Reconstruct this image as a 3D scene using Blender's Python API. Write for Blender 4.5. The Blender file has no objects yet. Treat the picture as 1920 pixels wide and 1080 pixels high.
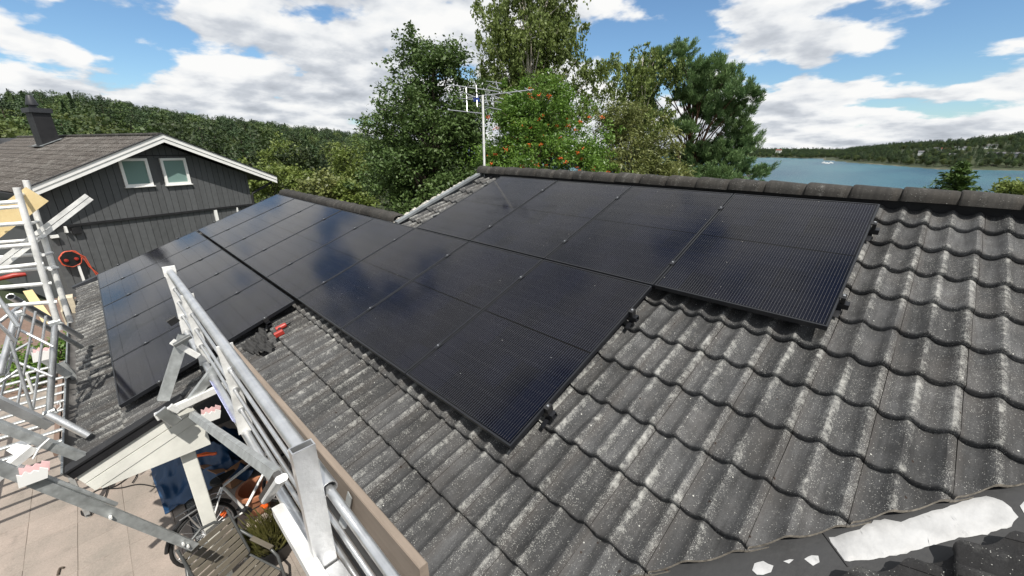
import bpy, bmesh, math, random
import numpy as np
from mathutils import Vector, Matrix

# ------------------------------------------------------------------ camera, sky, sun, exposure
SC = bpy.context.scene
COL = SC.collection
rad = math.radians
PITCH = rad(20.5)                                   # pitch of the tiled roof
CW = np.array([10.5153, 0.2771, 2.2689])            # the photographer's hand, standing on the cross wing
RW = np.array([[0.712748, 0.701407, 0.004378], [0.233577, -0.231458, -0.944388], [-0.661387, 0.674133, -0.328804]])
RW = np.linalg.svd(RW)[0] @ np.linalg.svd(RW)[2]
FPX = 759.61                                        # focal length in pixels of the 1920 frame

cam = bpy.data.cameras.new('camera')
cam.lens = FPX / 1920 * 36.0
cam.sensor_width = 36.0
cam.clip_start = 0.05
cam.clip_end = 20000
camo = bpy.data.objects.new('camera', cam)
COL.objects.link(camo)
m = Matrix.Identity(4)
for i in range(3):
    m[i][0] = RW[0][i]; m[i][1] = -RW[1][i]; m[i][2] = -RW[2][i]; m[i][3] = CW[i]
camo.matrix_world = m
SC.camera = camo

SUN = Vector((0.56, -0.22, 0.98)).normalized()     # towards the sun
sl = bpy.data.lights.new('sun', 'SUN')
sl.energy = 5.0; sl.angle = rad(0.53); sl.color = (1.0, 0.95, 0.87)
so = bpy.data.objects.new('sun', sl)
so.rotation_euler = SUN.to_track_quat('Z', 'Y').to_euler()
COL.objects.link(so)

SC.view_settings.view_transform = 'Standard'
SC.view_settings.look = 'None'
SC.view_settings.exposure = 0.06
SC.view_settings.gamma = 1.0
SC.cycles.max_bounces = 6
SC.cycles.transparent_max_bounces = 8
SC.cycles.use_denoising = True


def N(nt, typ, **kw):
    n = nt.nodes.new(typ)
    ins = kw.pop('ins', {})
    for k, v in kw.items():
        setattr(n, k, v)
    for k, v in ins.items():
        if isinstance(v, bpy.types.NodeSocket):
            nt.links.new(v, n.inputs[k])
        else:
            n.inputs[k].default_value = v
    return n


def MATH(nt, op, a, b=0.0, c=None, clamp=False):
    n = nt.nodes.new('ShaderNodeMath'); n.operation = op; n.use_clamp = clamp
    for i, v in enumerate((a, b) if c is None else (a, b, c)):
        if isinstance(v, bpy.types.NodeSocket):
            nt.links.new(v, n.inputs[i])
        else:
            n.inputs[i].default_value = v
    return n.outputs[0]


def MIX(nt, fac, a, b, blend='MIX'):
    n = nt.nodes.new('ShaderNodeMix'); n.data_type = 'RGBA'; n.blend_type = blend
    for i, v in ((0, fac), (6, a), (7, b)):
        if isinstance(v, bpy.types.NodeSocket):
            nt.links.new(v, n.inputs[i])
        else:
            n.inputs[i].default_value = v if i == 0 else (tuple(v) + (1,))[:4]
    return n.outputs[2]


def RAMP(nt, fac, stops, interp='LINEAR'):
    n = nt.nodes.new('ShaderNodeValToRGB')
    n.color_ramp.interpolation = interp
    el = n.color_ramp.elements
    while len(el) < len(stops):
        el.new(0.5)
    for e, (p, c) in zip(el, stops):
        e.position = p
        e.color = (c, c, c, 1) if isinstance(c, (int, float)) else (tuple(c) + (1,))[:4]
    nt.links.new(fac, n.inputs[0])
    return n.outputs[0]


def make_world():
    w = bpy.data.worlds.new('World'); SC.world = w; w.use_nodes = True
    nt = w.node_tree; nt.nodes.clear()
    out = N(nt, 'ShaderNodeOutputWorld')
    bg = N(nt, 'ShaderNodeBackground'); bg.inputs[1].default_value = 0.085
    nt.links.new(bg.outputs[0], out.inputs[0])
    sky = N(nt, 'ShaderNodeTexSky', sky_type='NISHITA', sun_disc=False)
    sky.sun_elevation = math.asin(SUN.z)
    sky.sun_rotation = math.atan2(SUN.x, SUN.y)
    sky.air_density = 1.0; sky.dust_density = 0.25; sky.ozone_density = 3.0
    tc = N(nt, 'ShaderNodeTexCoord')
    sep = N(nt, 'ShaderNodeSeparateXYZ', ins={0: tc.outputs['Generated']})
    z = MATH(nt, 'MAXIMUM', sep.outputs[2], 0.0)
    den = MATH(nt, 'ADD', z, SKY_DEN)
    px = MATH(nt, 'DIVIDE', sep.outputs[0], den)
    py = MATH(nt, 'DIVIDE', sep.outputs[1], den)
    P = N(nt, 'ShaderNodeCombineXYZ', ins={0: px, 1: py, 2: SKY_SEED}).outputs[0]

    def fbm(vec, scale, detail, rough=0.55):
        return N(nt, 'ShaderNodeTexNoise', noise_dimensions='3D', ins={'Vector': vec, 'Scale': scale, 'Detail': detail, 'Roughness': rough}).outputs[0]
    off = N(nt, 'ShaderNodeVectorMath', operation='ADD', ins={0: P, 1: (0.10, -0.06, 0.10)}).outputs[0]
    big = fbm(P, SKY_SC*0.43, 2.0)
    f1 = fbm(P, SKY_SC, 9.0, 0.52)
    f2 = fbm(off, SKY_SC, 5.0, 0.52)
    dens = MATH(nt, 'ADD', MATH(nt, 'MULTIPLY', f1, 0.78), MATH(nt, 'MULTIPLY', big, 0.32))
    # breaks in the cloud deck where the photograph shows blue
    D = tc.outputs['Generated']

    def hole(px_, py_, width, amount):
        d = np.array([(px_ - 960) / FPX, (py_ - 540) / FPX, 1.0]) @ RW
        d /= np.linalg.norm(d)
        dt = N(nt, 'ShaderNodeVectorMath', operation='DOT_PRODUCT', ins={0: D, 1: tuple(d)}).outputs['Value']
        g = N(nt, 'ShaderNodeMapRange', interpolation_type='SMOOTHSTEP', ins={0: dt, 1: math.cos(width), 2: math.cos(width * 0.25), 3: 0.0, 4: amount}).outputs[0]
        return g
    for h in HOLES:
        dens = MATH(nt, 'SUBTRACT', dens, hole(*h))
    low = N(nt, 'ShaderNodeMapRange', interpolation_type='SMOOTHSTEP', ins={0: sep.outputs[2], 1: 0.0, 2: 0.16, 3: 0.09, 4: 0.0}).outputs[0]
    dens = MATH(nt, 'ADD', dens, low)
    cover = N(nt, 'ShaderNodeMapRange', interpolation_type='SMOOTHSTEP', ins={0: dens, 1: 0.435, 2: 0.515}).outputs[0]
    shade = MATH(nt, 'MULTIPLY_ADD', MATH(nt, 'SUBTRACT', f1, f2), 3.0, 0.74)
    thick = N(nt, 'ShaderNodeMapRange', ins={0: dens, 1: 0.50, 2: 0.72, 3: 0.14, 4: -0.34}).outputs[0]
    shade = MATH(nt, 'ADD', shade, thick, clamp=True)
    ccol = RAMP(nt, shade, [(0.0, (4.6, 5.0, 5.6)), (0.42, (6.9, 7.3, 7.9)), (0.75, (9.8, 10.0, 10.2)), (1.0, (11.0, 11.0, 10.9))])
    skyc = MIX(nt, 1.0, sky.outputs[0], (1.12, 1.34, 1.46), 'MULTIPLY')
    final = MIX(nt, cover, skyc, ccol)
    nt.links.new(final, bg.inputs[0])


SKY_SEED = 9.4
SKY_DEN = 0.24
SKY_SC = 2.9
HOLES = [(1230, 30, 0.21, 0.15), (170, 10, 0.15, 0.09), (1760, 20, 0.18, 0.10), (560, 30, 0.07, 0.06), (1420, 150, 0.07, 0.08)]
make_world()

# ------------------------------------------------------------------ helpers
CA, SA = math.cos(PITCH), math.sin(PITCH)


def r2w(u, v, n=0.0):                               # roof plane (along ridge, up slope, off the plane) -> world
    return Vector((u, v * CA - n * SA, v * SA + n * CA))


def ray(px, py):
    return np.array([(px - 960) / FPX, (py - 540) / FPX, 1.0]) @ RW


def at(px, py, axis, val):                          # where the sight line meets the plane axis = val
    d = ray(px, py); t = (val - CW[axis]) / d[axis]
    return Vector(CW + t * d)


def at_roof(px, py, n):
    d = ray(px, py); nv = np.array([0, -SA, CA])
    t = (n - nv @ CW) / (nv @ d)
    X = CW + t * d
    return X[0], X[1] * CA + X[2] * SA


def polar(az, D, z=0.0):
    return Vector((CW[0] + D * math.cos(rad(az)), CW[1] + D * math.sin(rad(az)), z))


def tag(o, label=None, cat=None, group=None, kind=None):
    if label: o['label'] = label
    if cat: o['category'] = cat
    if group: o['group'] = group
    if kind: o['kind'] = kind
    return o


def thing(name, label, cat, loc=(0, 0, 0), group=None, rotz=0.0):
    o = bpy.data.objects.new(name, None)
    o.empty_display_size = 0.1
    COL.objects.link(o); o.location = loc; o.rotation_euler = (0, 0, rotz)
    return tag(o, label, cat, group)


def link(name, me, parent=None):
    o = bpy.data.objects.new(name, me); COL.objects.link(o)
    if parent is not None:
        o.parent = parent
    return o


def smooth(me, angle=None):
    me.polygons.foreach_set('use_smooth', [True] * len(me.polygons))
    if angle is not None:
        try:
            me.set_sharp_from_angle(angle=rad(angle))
        except Exception:
            pass
    me.update()


class MB:
    """collects boxes, bars, tubes and lathes and links them as one mesh"""
    def __init__(s):
        s.v = []; s.f = []

    def add(s, vs, fs):
        b = len(s.v); s.v += [tuple(x) for x in vs]; s.f += [tuple(b + i for i in f) for f in fs]
        return s

    def box(s, a, b):
        x0, y0, z0 = a; x1, y1, z1 = b
        vs = [(x0, y0, z0), (x1, y0, z0), (x1, y1, z0), (x0, y1, z0), (x0, y0, z1), (x1, y0, z1), (x1, y1, z1), (x0, y1, z1)]
        return s.add(vs, [(0, 3, 2, 1), (4, 5, 6, 7), (0, 1, 5, 4), (1, 2, 6, 5), (2, 3, 7, 6), (3, 0, 4, 7)])

    def bar(s, p, q, w, h, up=(0, 0, 1), bev=0.0):   # box beam p->q, w across, h along up
        p = Vector(p); q = Vector(q); d = (q - p).normalized()
        up = Vector(up); sd = d.cross(up)
        if sd.length < 1e-4: sd = d.cross(Vector((1, 0, 0)))
        sd.normalize(); u2 = sd.cross(d).normalized()
        if bev > 0:
            pr = [(-w/2+bev, -h/2), (w/2-bev, -h/2), (w/2, -h/2+bev), (w/2, h/2-bev), (w/2-bev, h/2), (-w/2+bev, h/2), (-w/2, h/2-bev), (-w/2, -h/2+bev)]
        else:
            pr = [(-w/2, -h/2), (w/2, -h/2), (w/2, h/2), (-w/2, h/2)]
        k = len(pr)
        vs = [p + sd*a + u2*b for a, b in pr] + [q + sd*a + u2*b for a, b in pr]
        fs = [(i, (i+1) % k, k+(i+1) % k, k+i) for i in range(k)] + [tuple(range(k-1, -1, -1)), tuple(range(k, 2*k))]
        return s.add(vs, fs)

    def hollow(s, p, q, w, h, t, up=(0, 0, 1)):      # open-ended rectangular profile
        p = Vector(p); q = Vector(q); d = (q - p).normalized()
        up = Vector(up); sd = d.cross(up)
        if sd.length < 1e-4: sd = d.cross(Vector((1, 0, 0)))
        sd.normalize(); u2 = sd.cross(d).normalized()
        o = [(-w/2, -h/2), (w/2, -h/2), (w/2, h/2), (-w/2, h/2)]
        i_ = [(-w/2+t, -h/2+t), (w/2-t, -h/2+t), (w/2-t, h/2-t), (-w/2+t, h/2-t)]
        vs = []
        for e in (p, q):
            vs += [e + sd*a + u2*b for a, b in o] + [e + sd*a + u2*b for a, b in i_]
        fs = []
        for j in range(4):
            k = (j+1) % 4
            fs += [(j, k, 8+k, 8+j), (4+k, 4+j, 12+j, 12+k), (k, j, 4+j, 4+k), (8+j, 8+k, 12+k, 12+j)]
        return s.add(vs, fs)

    def tube(s, pts, r, n=10, cap=True, hollow=False):
        pts = [Vector(p) for p in pts]; m_ = len(pts)
        rr = r if isinstance(r, (list, tuple)) else [r]*m_
        b = len(s.v); prev = None
        for i, p in enumerate(pts):
            d = (pts[min(i+1, m_-1)] - pts[max(i-1, 0)]).normalized()
            if prev is None:
                a = d.cross(Vector((0, 0, 1)))
                if a.length < 1e-3: a = d.cross(Vector((1, 0, 0)))
            else:
                a = prev - d*prev.dot(d)
            a.normalize(); prev = a; c = d.cross(a)
            for k in range(n):
                t = 2*math.pi*k/n
                s.v.append(tuple(p + (a*math.cos(t) + c*math.sin(t))*rr[i]))
        for i in range(m_-1):
            for k in range(n):
                k2 = (k+1) % n
                s.f.append((b+i*n+k, b+i*n+k2, b+(i+1)*n+k2, b+(i+1)*n+k))
        if hollow:
            b2 = len(s.v)
            for e, i in ((0, 0), (1, m_-1)):
                for k in range(n):
                    q = Vector(s.v[b+i*n+k]); s.v.append(tuple(pts[i] + (q-pts[i])*0.86))
            inner = len(s.v)
            for e, i, j in ((0, 0, min(1, m_-1)), (1, m_-1, m_-2)):
                dd = (pts[j]-pts[i]).normalized()*min(0.25, (pts[j]-pts[i]).length*0.4)
                for k in range(n):
                    s.v.append(tuple(Vector(s.v[b2+e*n+k]) + dd))
            for e, i in ((0, 0), (1, m_-1)):
                for k in range(n):
                    k2 = (k+1) % n
                    s.f.append((b+i*n+k, b+i*n+k2, b2+e*n+k2, b2+e*n+k))
                    s.f.append((b2+e*n+k, b2+e*n+k2, inner+e*n+k2, inner+e*n+k))
        elif cap:
            s.f.append(tuple(b+k for k in range(n-1, -1, -1)))
            s.f.append(tuple(b+(m_-1)*n+k for k in range(n)))
        return s

    def prism(s, poly, vec):                          # flat polygon pushed along vec
        poly = [Vector(p) for p in poly]; vec = Vector(vec); k = len(poly)
        vs = poly + [p + vec for p in poly]
        fs = [tuple(range(k-1, -1, -1)), tuple(range(k, 2*k))] + [(i, (i+1) % k, k+(i+1) % k, k+i) for i in range(k)]
        return s.add(vs, fs)

    def lathe(s, c, prof, n=16, axis=(0, 0, 1)):
        c = Vector(c); ax = Vector(axis).normalized()
        a = ax.cross(Vector((1, 0, 0)))
        if a.length < 1e-3: a = ax.cross(Vector((0, 1, 0)))
        a.normalize(); b_ = ax.cross(a); b = len(s.v)
        for r, h in prof:
            for k in range(n):
                t = 2*math.pi*k/n
                s.v.append(tuple(c + ax*h + (a*math.cos(t)+b_*math.sin(t))*r))
        for i in range(len(prof)-1):
            for k in range(n):
                k2 = (k+1) % n
                s.f.append((b+i*n+k, b+i*n+k2, b+(i+1)*n+k2, b+(i+1)*n+k))
        return s

    def mesh(s, name, mat, sm=None, origin=None):
        vs = s.v
        if origin is not None:
            o = Vector(origin); vs = [tuple(Vector(x)-o) for x in vs]
        me = bpy.data.meshes.new(name); me.from_pydata(vs, [], s.f)
        bm = bmesh.new(); bm.from_mesh(me); bmesh.ops.recalc_face_normals(bm, faces=bm.faces); bm.to_mesh(me); bm.free()
        if mat is not None: me.materials.append(mat)
        if sm is not None: smooth(me, sm)
        return me

    def build(s, name, mat, parent=None, sm=None):
        """verts given in world space; a parent Empty without rotation only shifts them"""
        org = Vector((0, 0, 0)); q = parent
        while q is not None:
            org = org + q.location; q = q.parent
        me = s.mesh(name, mat, sm, org)
        return link(name, me, parent)

    def local(s, name, mat, parent=None, sm=None):
        return link(name, s.mesh(name, mat, sm), parent)


def copy_tree(o, parent=None):
    c = o.copy(); COL.objects.link(c); c.parent = parent
    for ch in list(o.children):
        copy_tree(ch, c)
    return c


# ------------------------------------------------------------------ materials
def new_mat(name):
    m_ = bpy.data.materials.new(name); m_.use_nodes = True
    nt = m_.node_tree
    return m_, nt, nt.nodes['Principled BSDF']


def plain(name, col, rough=0.6, metal=0.0, var=0.25, scale=6.0, bump=0.0, bscale=40.0, spec=0.5, objrand=0.0, detail=5.0, stretch=None):
    m_, nt, b = new_mat(name)
    tc = N(nt, 'ShaderNodeTexCoord')
    vec = tc.outputs['Object']
    if stretch:
        vec = N(nt, 'ShaderNodeMapping', ins={0: vec, 3: stretch}).outputs[0]
    n1 = N(nt, 'ShaderNodeTexNoise', ins={'Vector': vec, 'Scale': scale, 'Detail': detail, 'Roughness': 0.6}).outputs[0]
    k = N(nt, 'ShaderNodeMapRange', ins={0: n1, 1: 0.3, 2: 0.7, 3: 1-var, 4: 1+var}).outputs[0]
    if objrand:
        oi = N(nt, 'ShaderNodeObjectInfo')
        k = MATH(nt, 'MULTIPLY', k, MATH(nt, 'MULTIPLY_ADD', oi.outputs['Random'], 2*objrand, 1-objrand))
    c = N(nt, 'ShaderNodeVectorMath', operation='SCALE', ins={0: tuple(col)[:3], 3: k}).outputs[0]
    nt.links.new(c, b.inputs['Base Color'])
    b.inputs['Roughness'].default_value = rough
    b.inputs['Metallic'].default_value = metal
    b.inputs['Specular IOR Level'].default_value = spec
    rr = N(nt, 'ShaderNodeMapRange', ins={0: n1, 1: 0.3, 2: 0.7, 3: rough*0.85, 4: min(1, rough*1.15)}).outputs[0]
    nt.links.new(rr, b.inputs['Roughness'])
    if bump:
        n2 = N(nt, 'ShaderNodeTexNoise', ins={'Vector': vec, 'Scale': bscale, 'Detail': 4.0}).outputs[0]
        bp = N(nt, 'ShaderNodeBump', ins={'Strength': bump, 'Distance': 0.01, 'Height': n2})
        nt.links.new(bp.outputs[0], b.inputs['Normal'])
    return m_


def tile_mat(name, base, lichen=1.0, warm=0.35):
    """weathered concrete: grain, pale lichen on the rolls, brown moss along the joints"""
    m_, nt, b = new_mat(name)
    tc = N(nt, 'ShaderNodeTexCoord')
    geo = N(nt, 'ShaderNodeNewGeometry')
    P = geo.outputs['Position']; O = tc.outputs['Object']
    oi = N(nt, 'ShaderNodeObjectInfo')
    sep = N(nt, 'ShaderNodeSeparateXYZ', ins={0: O})

    def noise(v, s, d=4.0, r=0.6):
        return N(nt, 'ShaderNodeTexNoise', ins={'Vector': v, 'Scale': s, 'Detail': d, 'Roughness': r}).outputs[0]
    big = noise(P, 0.9, 3.0)
    mid = noise(P, 7.0, 5.0)
    fine = noise(P, 160.0, 3.0, 0.7)
    stv = N(nt, 'ShaderNodeMapping', ins={0: P, 3: (34.0, 3.2, 3.2)}).outputs[0]
    streak = noise(stv, 1.0, 4.0)
    # tone of the tile
    k = N(nt, 'ShaderNodeMapRange', ins={0: mid, 1: 0.3, 2: 0.7, 3: 0.72, 4: 1.3}).outputs[0]
    k = MATH(nt, 'MULTIPLY', k, N(nt, 'ShaderNodeMapRange', ins={0: fine, 1: 0.25, 2: 0.75, 3: 0.62, 4: 1.38}).outputs[0])
    k = MATH(nt, 'MULTIPLY', k, N(nt, 'ShaderNodeMapRange', ins={0: streak, 1: 0.3, 2: 0.7, 3: 0.7, 4: 1.3}).outputs[0])
    k = MATH(nt, 'MULTIPLY', k, MATH(nt, 'MULTIPLY_ADD', oi.outputs['Random'], 0.55, 0.72))
    c = N(nt, 'ShaderNodeVectorMath', operation='SCALE', ins={0: base, 3: k}).outputs[0]
    # height within the roll: 0 in the pan, 1 on the crest
    per = MATH(nt, 'FRACT', MATH(nt, 'DIVIDE', MATH(nt, 'ADD', sep.outputs[0], 0.0), 0.15))
    dj = MATH(nt, 'ABSOLUTE', MATH(nt, 'SUBTRACT', MATH(nt, 'FRACT', MATH(nt, 'DIVIDE', MATH(nt, 'ADD', sep.outputs[0], 0.15), 0.30)), 0.5))
    dj = MATH(nt, 'MULTIPLY', dj, 0.30)              # distance from the side joint
    crest = MATH(nt, 'ABSOLUTE', MATH(nt, 'SUBTRACT', per, 0.84))
    crest = N(nt, 'ShaderNodeMapRange', ins={0: crest, 1: 0.03, 2: 0.24, 3: 1.0, 4: 0.0}).outputs[0]
    # brownish crust near joints and in patches
    wf = N(nt, 'ShaderNodeMapRange', ins={0: MATH(nt, 'ADD', dj, MATH(nt, 'MULTIPLY', mid, 0.06)), 1: 0.025, 2: 0.065, 3: warm, 4: 0.0}).outputs[0]
    wf2 = N(nt, 'ShaderNodeMapRange', ins={0: noise(P, 2.3, 4.0), 1: 0.5, 2: 0.75, 3: 0.0, 4: warm*0.8}).outputs[0]
    c = MIX(nt, MATH(nt, 'MAXIMUM', wf, wf2), c, (base[0]*1.8, base[1]*1.6, base[2]*1.42))
    # lichen specks
    wv = N(nt, 'ShaderNodeTexNoise', ins={'Vector': P, 'Scale': 90.0, 'Detail': 3.0}).outputs['Color']
    PW_ = N(nt, 'ShaderNodeVectorMath', operation='MULTIPLY_ADD', ins={0: wv, 1: (0.010, 0.010, 0.010), 2: P}).outputs[0]
    vor = N(nt, 'ShaderNodeTexVoronoi', ins={'Vector': PW_, 'Scale': 210.0, 'Randomness': 1.0})
    vs_ = N(nt, 'ShaderNodeSeparateXYZ', ins={0: vor.outputs['Color']})
    rnd = vs_.outputs[0]
    sz = MATH(nt, 'MULTIPLY_ADD', vs_.outputs[1], 0.30, 0.16)
    sp = MATH(nt, 'MULTIPLY', MATH(nt, 'SUBTRACT', sz, vor.outputs['Distance']), 9.0, clamp=True)
    area = MATH(nt, 'MULTIPLY', MATH(nt, 'MULTIPLY_ADD', crest, 0.85, 0.20), N(nt, 'ShaderNodeMapRange', ins={0: noise(P, 2.6, 5.0, 0.65), 1: 0.38, 2: 0.64, 3: 0.15, 4: 1.25}).outputs[0])
    area = MATH(nt, 'MULTIPLY', area, MATH(nt, 'MULTIPLY_ADD', big, 0.9, 0.25))
    pick = MATH(nt, 'LESS_THAN', rnd, MATH(nt, 'MULTIPLY', area, 1.75*lichen))
    lf = MATH(nt, 'MULTIPLY', sp, pick)
    vor2 = N(nt, 'ShaderNodeTexVoronoi', ins={'Vector': P, 'Scale': 34.0, 'Randomness': 1.0})
    sp2 = N(nt, 'ShaderNodeMapRange', ins={0: MATH(nt, 'ADD', vor2.outputs['Distance'], MATH(nt, 'MULTIPLY', fine, 0.12)), 1: 0.16, 2: 0.22, 3: 1.0, 4: 0.0}).outputs[0]
    rnd2 = N(nt, 'ShaderNodeSeparateXYZ', ins={0: vor2.outputs['Color']}).outputs[0]
    lf2 = MATH(nt, 'MULTIPLY', sp2, MATH(nt, 'LESS_THAN', rnd2, 0.022*lichen))
    lall = MATH(nt, 'MAXIMUM', MATH(nt, 'MULTIPLY', lf, 0.53), MATH(nt, 'MULTIPLY', lf2, 0.8))
    crust = MATH(nt, 'MULTIPLY', N(nt, 'ShaderNodeMapRange', ins={0: MATH(nt, 'ADD', noise(P, 26.0, 6.0, 0.75), MATH(nt, 'MULTIPLY', area, 0.30)), 1: 0.64, 2: 0.90}).outputs[0], 0.46*min(lichen, 1.0))
    lall = MATH(nt, 'MAXIMUM', lall, crust)
    c = MIX(nt, lall, c, (0.64, 0.64, 0.60))
    # dark moss dots
    vor3 = N(nt, 'ShaderNodeTexVoronoi', ins={'Vector': P, 'Scale': 22.0, 'Randomness': 1.0})
    sp3 = N(nt, 'ShaderNodeMapRange', ins={0: MATH(nt, 'ADD', vor3.outputs['Distance'], MATH(nt, 'MULTIPLY', fine, 0.2)), 1: 0.22, 2: 0.27, 3: 1.0, 4: 0.0}).outputs[0]
    rnd3 = N(nt, 'ShaderNodeSeparateXYZ', ins={0: vor3.outputs['Color']}).outputs[1]
    nearj = N(nt, 'ShaderNodeMapRange', ins={0: dj, 1: 0.0, 2: 0.03, 3: 0.16, 4: 0.008}).outputs[0]
    c = MIX(nt, MATH(nt, 'MULTIPLY', sp3, MATH(nt, 'LESS_THAN', rnd3, nearj)), c, (0.022, 0.013, 0.009))
    nt.links.new(c, b.inputs['Base Color'])
    b.inputs['Roughness'].default_value = 0.86
    b.inputs['Specular IOR Level'].default_value = 0.35
    h = MATH(nt, 'ADD', MATH(nt, 'MULTIPLY', fine, 0.5), MATH(nt, 'ADD', MATH(nt, 'MULTIPLY', noise(P, 45.0, 4.0), 0.8), MATH(nt, 'MULTIPLY', lall, 0.5)))
    bp = N(nt, 'ShaderNodeBump', ins={'Strength': 0.55, 'Distance': 0.004, 'Height': h})
    nt.links.new(bp.outputs[0], b.inputs['Normal'])
    return m_


def panel_mat():
    """half-cut cells under glass: thin silver wires up the slope, dark gaps between cells"""
    m_, nt, b = new_mat('solar_cells')
    tc = N(nt, 'ShaderNodeTexCoord')
    sep = N(nt, 'ShaderNodeSeparateXYZ', ins={0: tc.outputs['Object']})
    x, y = sep.outputs[0], sep.outputs[1]
    cw_, ch_ = 0.1835, 0.0925

    def band(val, period, half, off=0.0):
        f = MATH(nt, 'FRACT', MATH(nt, 'DIVIDE', MATH(nt, 'ADD', val, off), period))
        d = MATH(nt, 'MULTIPLY', MATH(nt, 'ABSOLUTE', MATH(nt, 'SUBTRACT', f, 0.5)), period)
        return MATH(nt, 'LESS_THAN', d, half)
    xo = MATH(nt, 'SUBTRACT', x, 0.567)
    yo = MATH(nt, 'SUBTRACT', y, 0.861)
    wire = band(xo, cw_/10, 0.0007)
    gapx = band(xo, cw_, 0.0014, cw_*0.5)
    pad = band(yo, ch_, 0.009, ch_*0.5)
    gapy = band(yo, ch_, 0.0010, ch_*0.5)
    mid = MATH(nt, 'LESS_THAN', MATH(nt, 'ABSOLUTE', yo), 0.007)
    rim = MATH(nt, 'MAXIMUM', MATH(nt, 'GREATER_THAN', MATH(nt, 'ABSOLUTE', xo), 0.5510), MATH(nt, 'GREATER_THAN', MATH(nt, 'ABSOLUTE', yo), 0.8420))
    geo = N(nt, 'ShaderNodeNewGeometry')
    oi = N(nt, 'ShaderNodeObjectInfo')
    cellx = MATH(nt, 'FLOOR', MATH(nt, 'DIVIDE', x, cw_)); celly = MATH(nt, 'FLOOR', MATH(nt, 'DIVIDE', y, ch_*3))
    cellid = N(nt, 'ShaderNodeCombineXYZ', ins={0: cellx, 1: celly, 2: MATH(nt, 'MULTIPLY', oi.outputs['Random'], 50.0)}).outputs[0]
    wn = N(nt, 'ShaderNodeTexWhiteNoise', noise_dimensions='3D', ins={'Vector': cellid}).outputs['Value']
    cell = MIX(nt, wn, (0.0018, 0.0022, 0.0050), (0.0034, 0.0042, 0.0100))
    wf = MATH(nt, 'MULTIPLY', wire, MATH(nt, 'MULTIPLY_ADD', pad, 0.22, 0.42))
    c = MIX(nt, wf, cell, (0.19, 0.19, 0.195))
    dark = MATH(nt, 'MAXIMUM', MATH(nt, 'MAXIMUM', gapx, MATH(nt, 'MULTIPLY', gapy, 0.6)), MATH(nt, 'MAXIMUM', mid, rim))
    c = MIX(nt, dark, c, (0.0035, 0.0035, 0.0038))
    # fine dust on the glass
    dust = N(nt, 'ShaderNodeTexNoise', ins={'Vector': geo.outputs['Position'], 'Scale': 2.0, 'Detail': 8.0, 'Roughness': 0.7}).outputs[0]
    vor = N(nt, 'ShaderNodeTexVoronoi', ins={'Vector': geo.outputs['Position'], 'Scale': 26.0})
    rnd = N(nt, 'ShaderNodeSeparateXYZ', ins={0: vor.outputs['Color']}).outputs[0]
    spk = MATH(nt, 'MULTIPLY', MATH(nt, 'LESS_THAN', vor.outputs['Distance'], 0.075), MATH(nt, 'LESS_THAN', rnd, 0.05))
    c = MIX(nt, MATH(nt, 'MAXIMUM', MATH(nt, 'MULTIPLY', spk, 0.7), N(nt, 'ShaderNodeMapRange', ins={0: dust, 1: 0.4, 2: 0.8, 3: 0.0, 4: 0.004}).outputs[0]), c, (0.5, 0.47, 0.42))
    nt.links.new(c, b.inputs['Base Color'])
    rg = N(nt, 'ShaderNodeMapRange', ins={0: dust, 1: 0.3, 2: 0.7, 3: 0.06, 4: 0.10}).outputs[0]
    nt.links.new(rg, b.inputs['Roughness'])
    b.inputs['IOR'].default_value = 1.26
    gl = band(yo, ch_*2, 0.0042, ch_)
    nt.links.new(MATH(nt, 'MULTIPLY_ADD', gl, -0.30, 0.5), b.inputs['Specular IOR Level'])
    gr = N(nt, 'ShaderNodeTexNoise', ins={'Vector': geo.outputs['Position'], 'Scale': 420.0, 'Detail': 1.0}).outputs[0]
    bp = N(nt, 'ShaderNodeBump', ins={'Strength': 0.04, 'Distance': 0.001, 'Height': gr})
    nt.links.new(bp.outputs[0], b.inputs['Normal'])
    return m_


def leaf_mat(name, c0, c1, trans=0.30, rough=0.5, c2=None, p2=0.0, inst=0.0):
    m_, nt, b = new_mat(name)
    geo = N(nt, 'ShaderNodeNewGeometry')
    r = geo.outputs['Random Per Island']
    big = N(nt, 'ShaderNodeTexNoise', ins={'Vector': geo.outputs['Position'], 'Scale': 0.9, 'Detail': 3.0}).outputs[0]
    f = MATH(nt, 'ADD', MATH(nt, 'MULTIPLY', r, 0.6), MATH(nt, 'MULTIPLY_ADD', big, 1.2, -0.4), clamp=True)
    c = MIX(nt, f, c0, c1)
    if c2:
        c = MIX(nt, MATH(nt, 'GREATER_THAN', MATH(nt, 'FRACT', MATH(nt, 'MULTIPLY', r, 37.0)), 1-p2), c, c2)
    if inst:
        oi = N(nt, 'ShaderNodeObjectInfo')
        c = N(nt, 'ShaderNodeVectorMath', operation='SCALE', ins={0: c, 3: MATH(nt, 'MULTIPLY_ADD', oi.outputs['Random'], 2*inst, 1-inst)}).outputs[0]
    nt.links.new(c, b.inputs['Base Color'])
    b.inputs['Roughness'].default_value = rough
    b.inputs['Specular IOR Level'].default_value = 0.4
    tr = N(nt, 'ShaderNodeBsdfTranslucent', ins={0: c})
    mx = N(nt, 'ShaderNodeMixShader', ins={0: trans, 1: b.outputs[0], 2: tr.outputs[0]})
    out = [n for n in nt.nodes if n.type == 'OUTPUT_MATERIAL'][0]
    nt.links.new(mx.outputs[0], out.inputs[0])
    return m_


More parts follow.
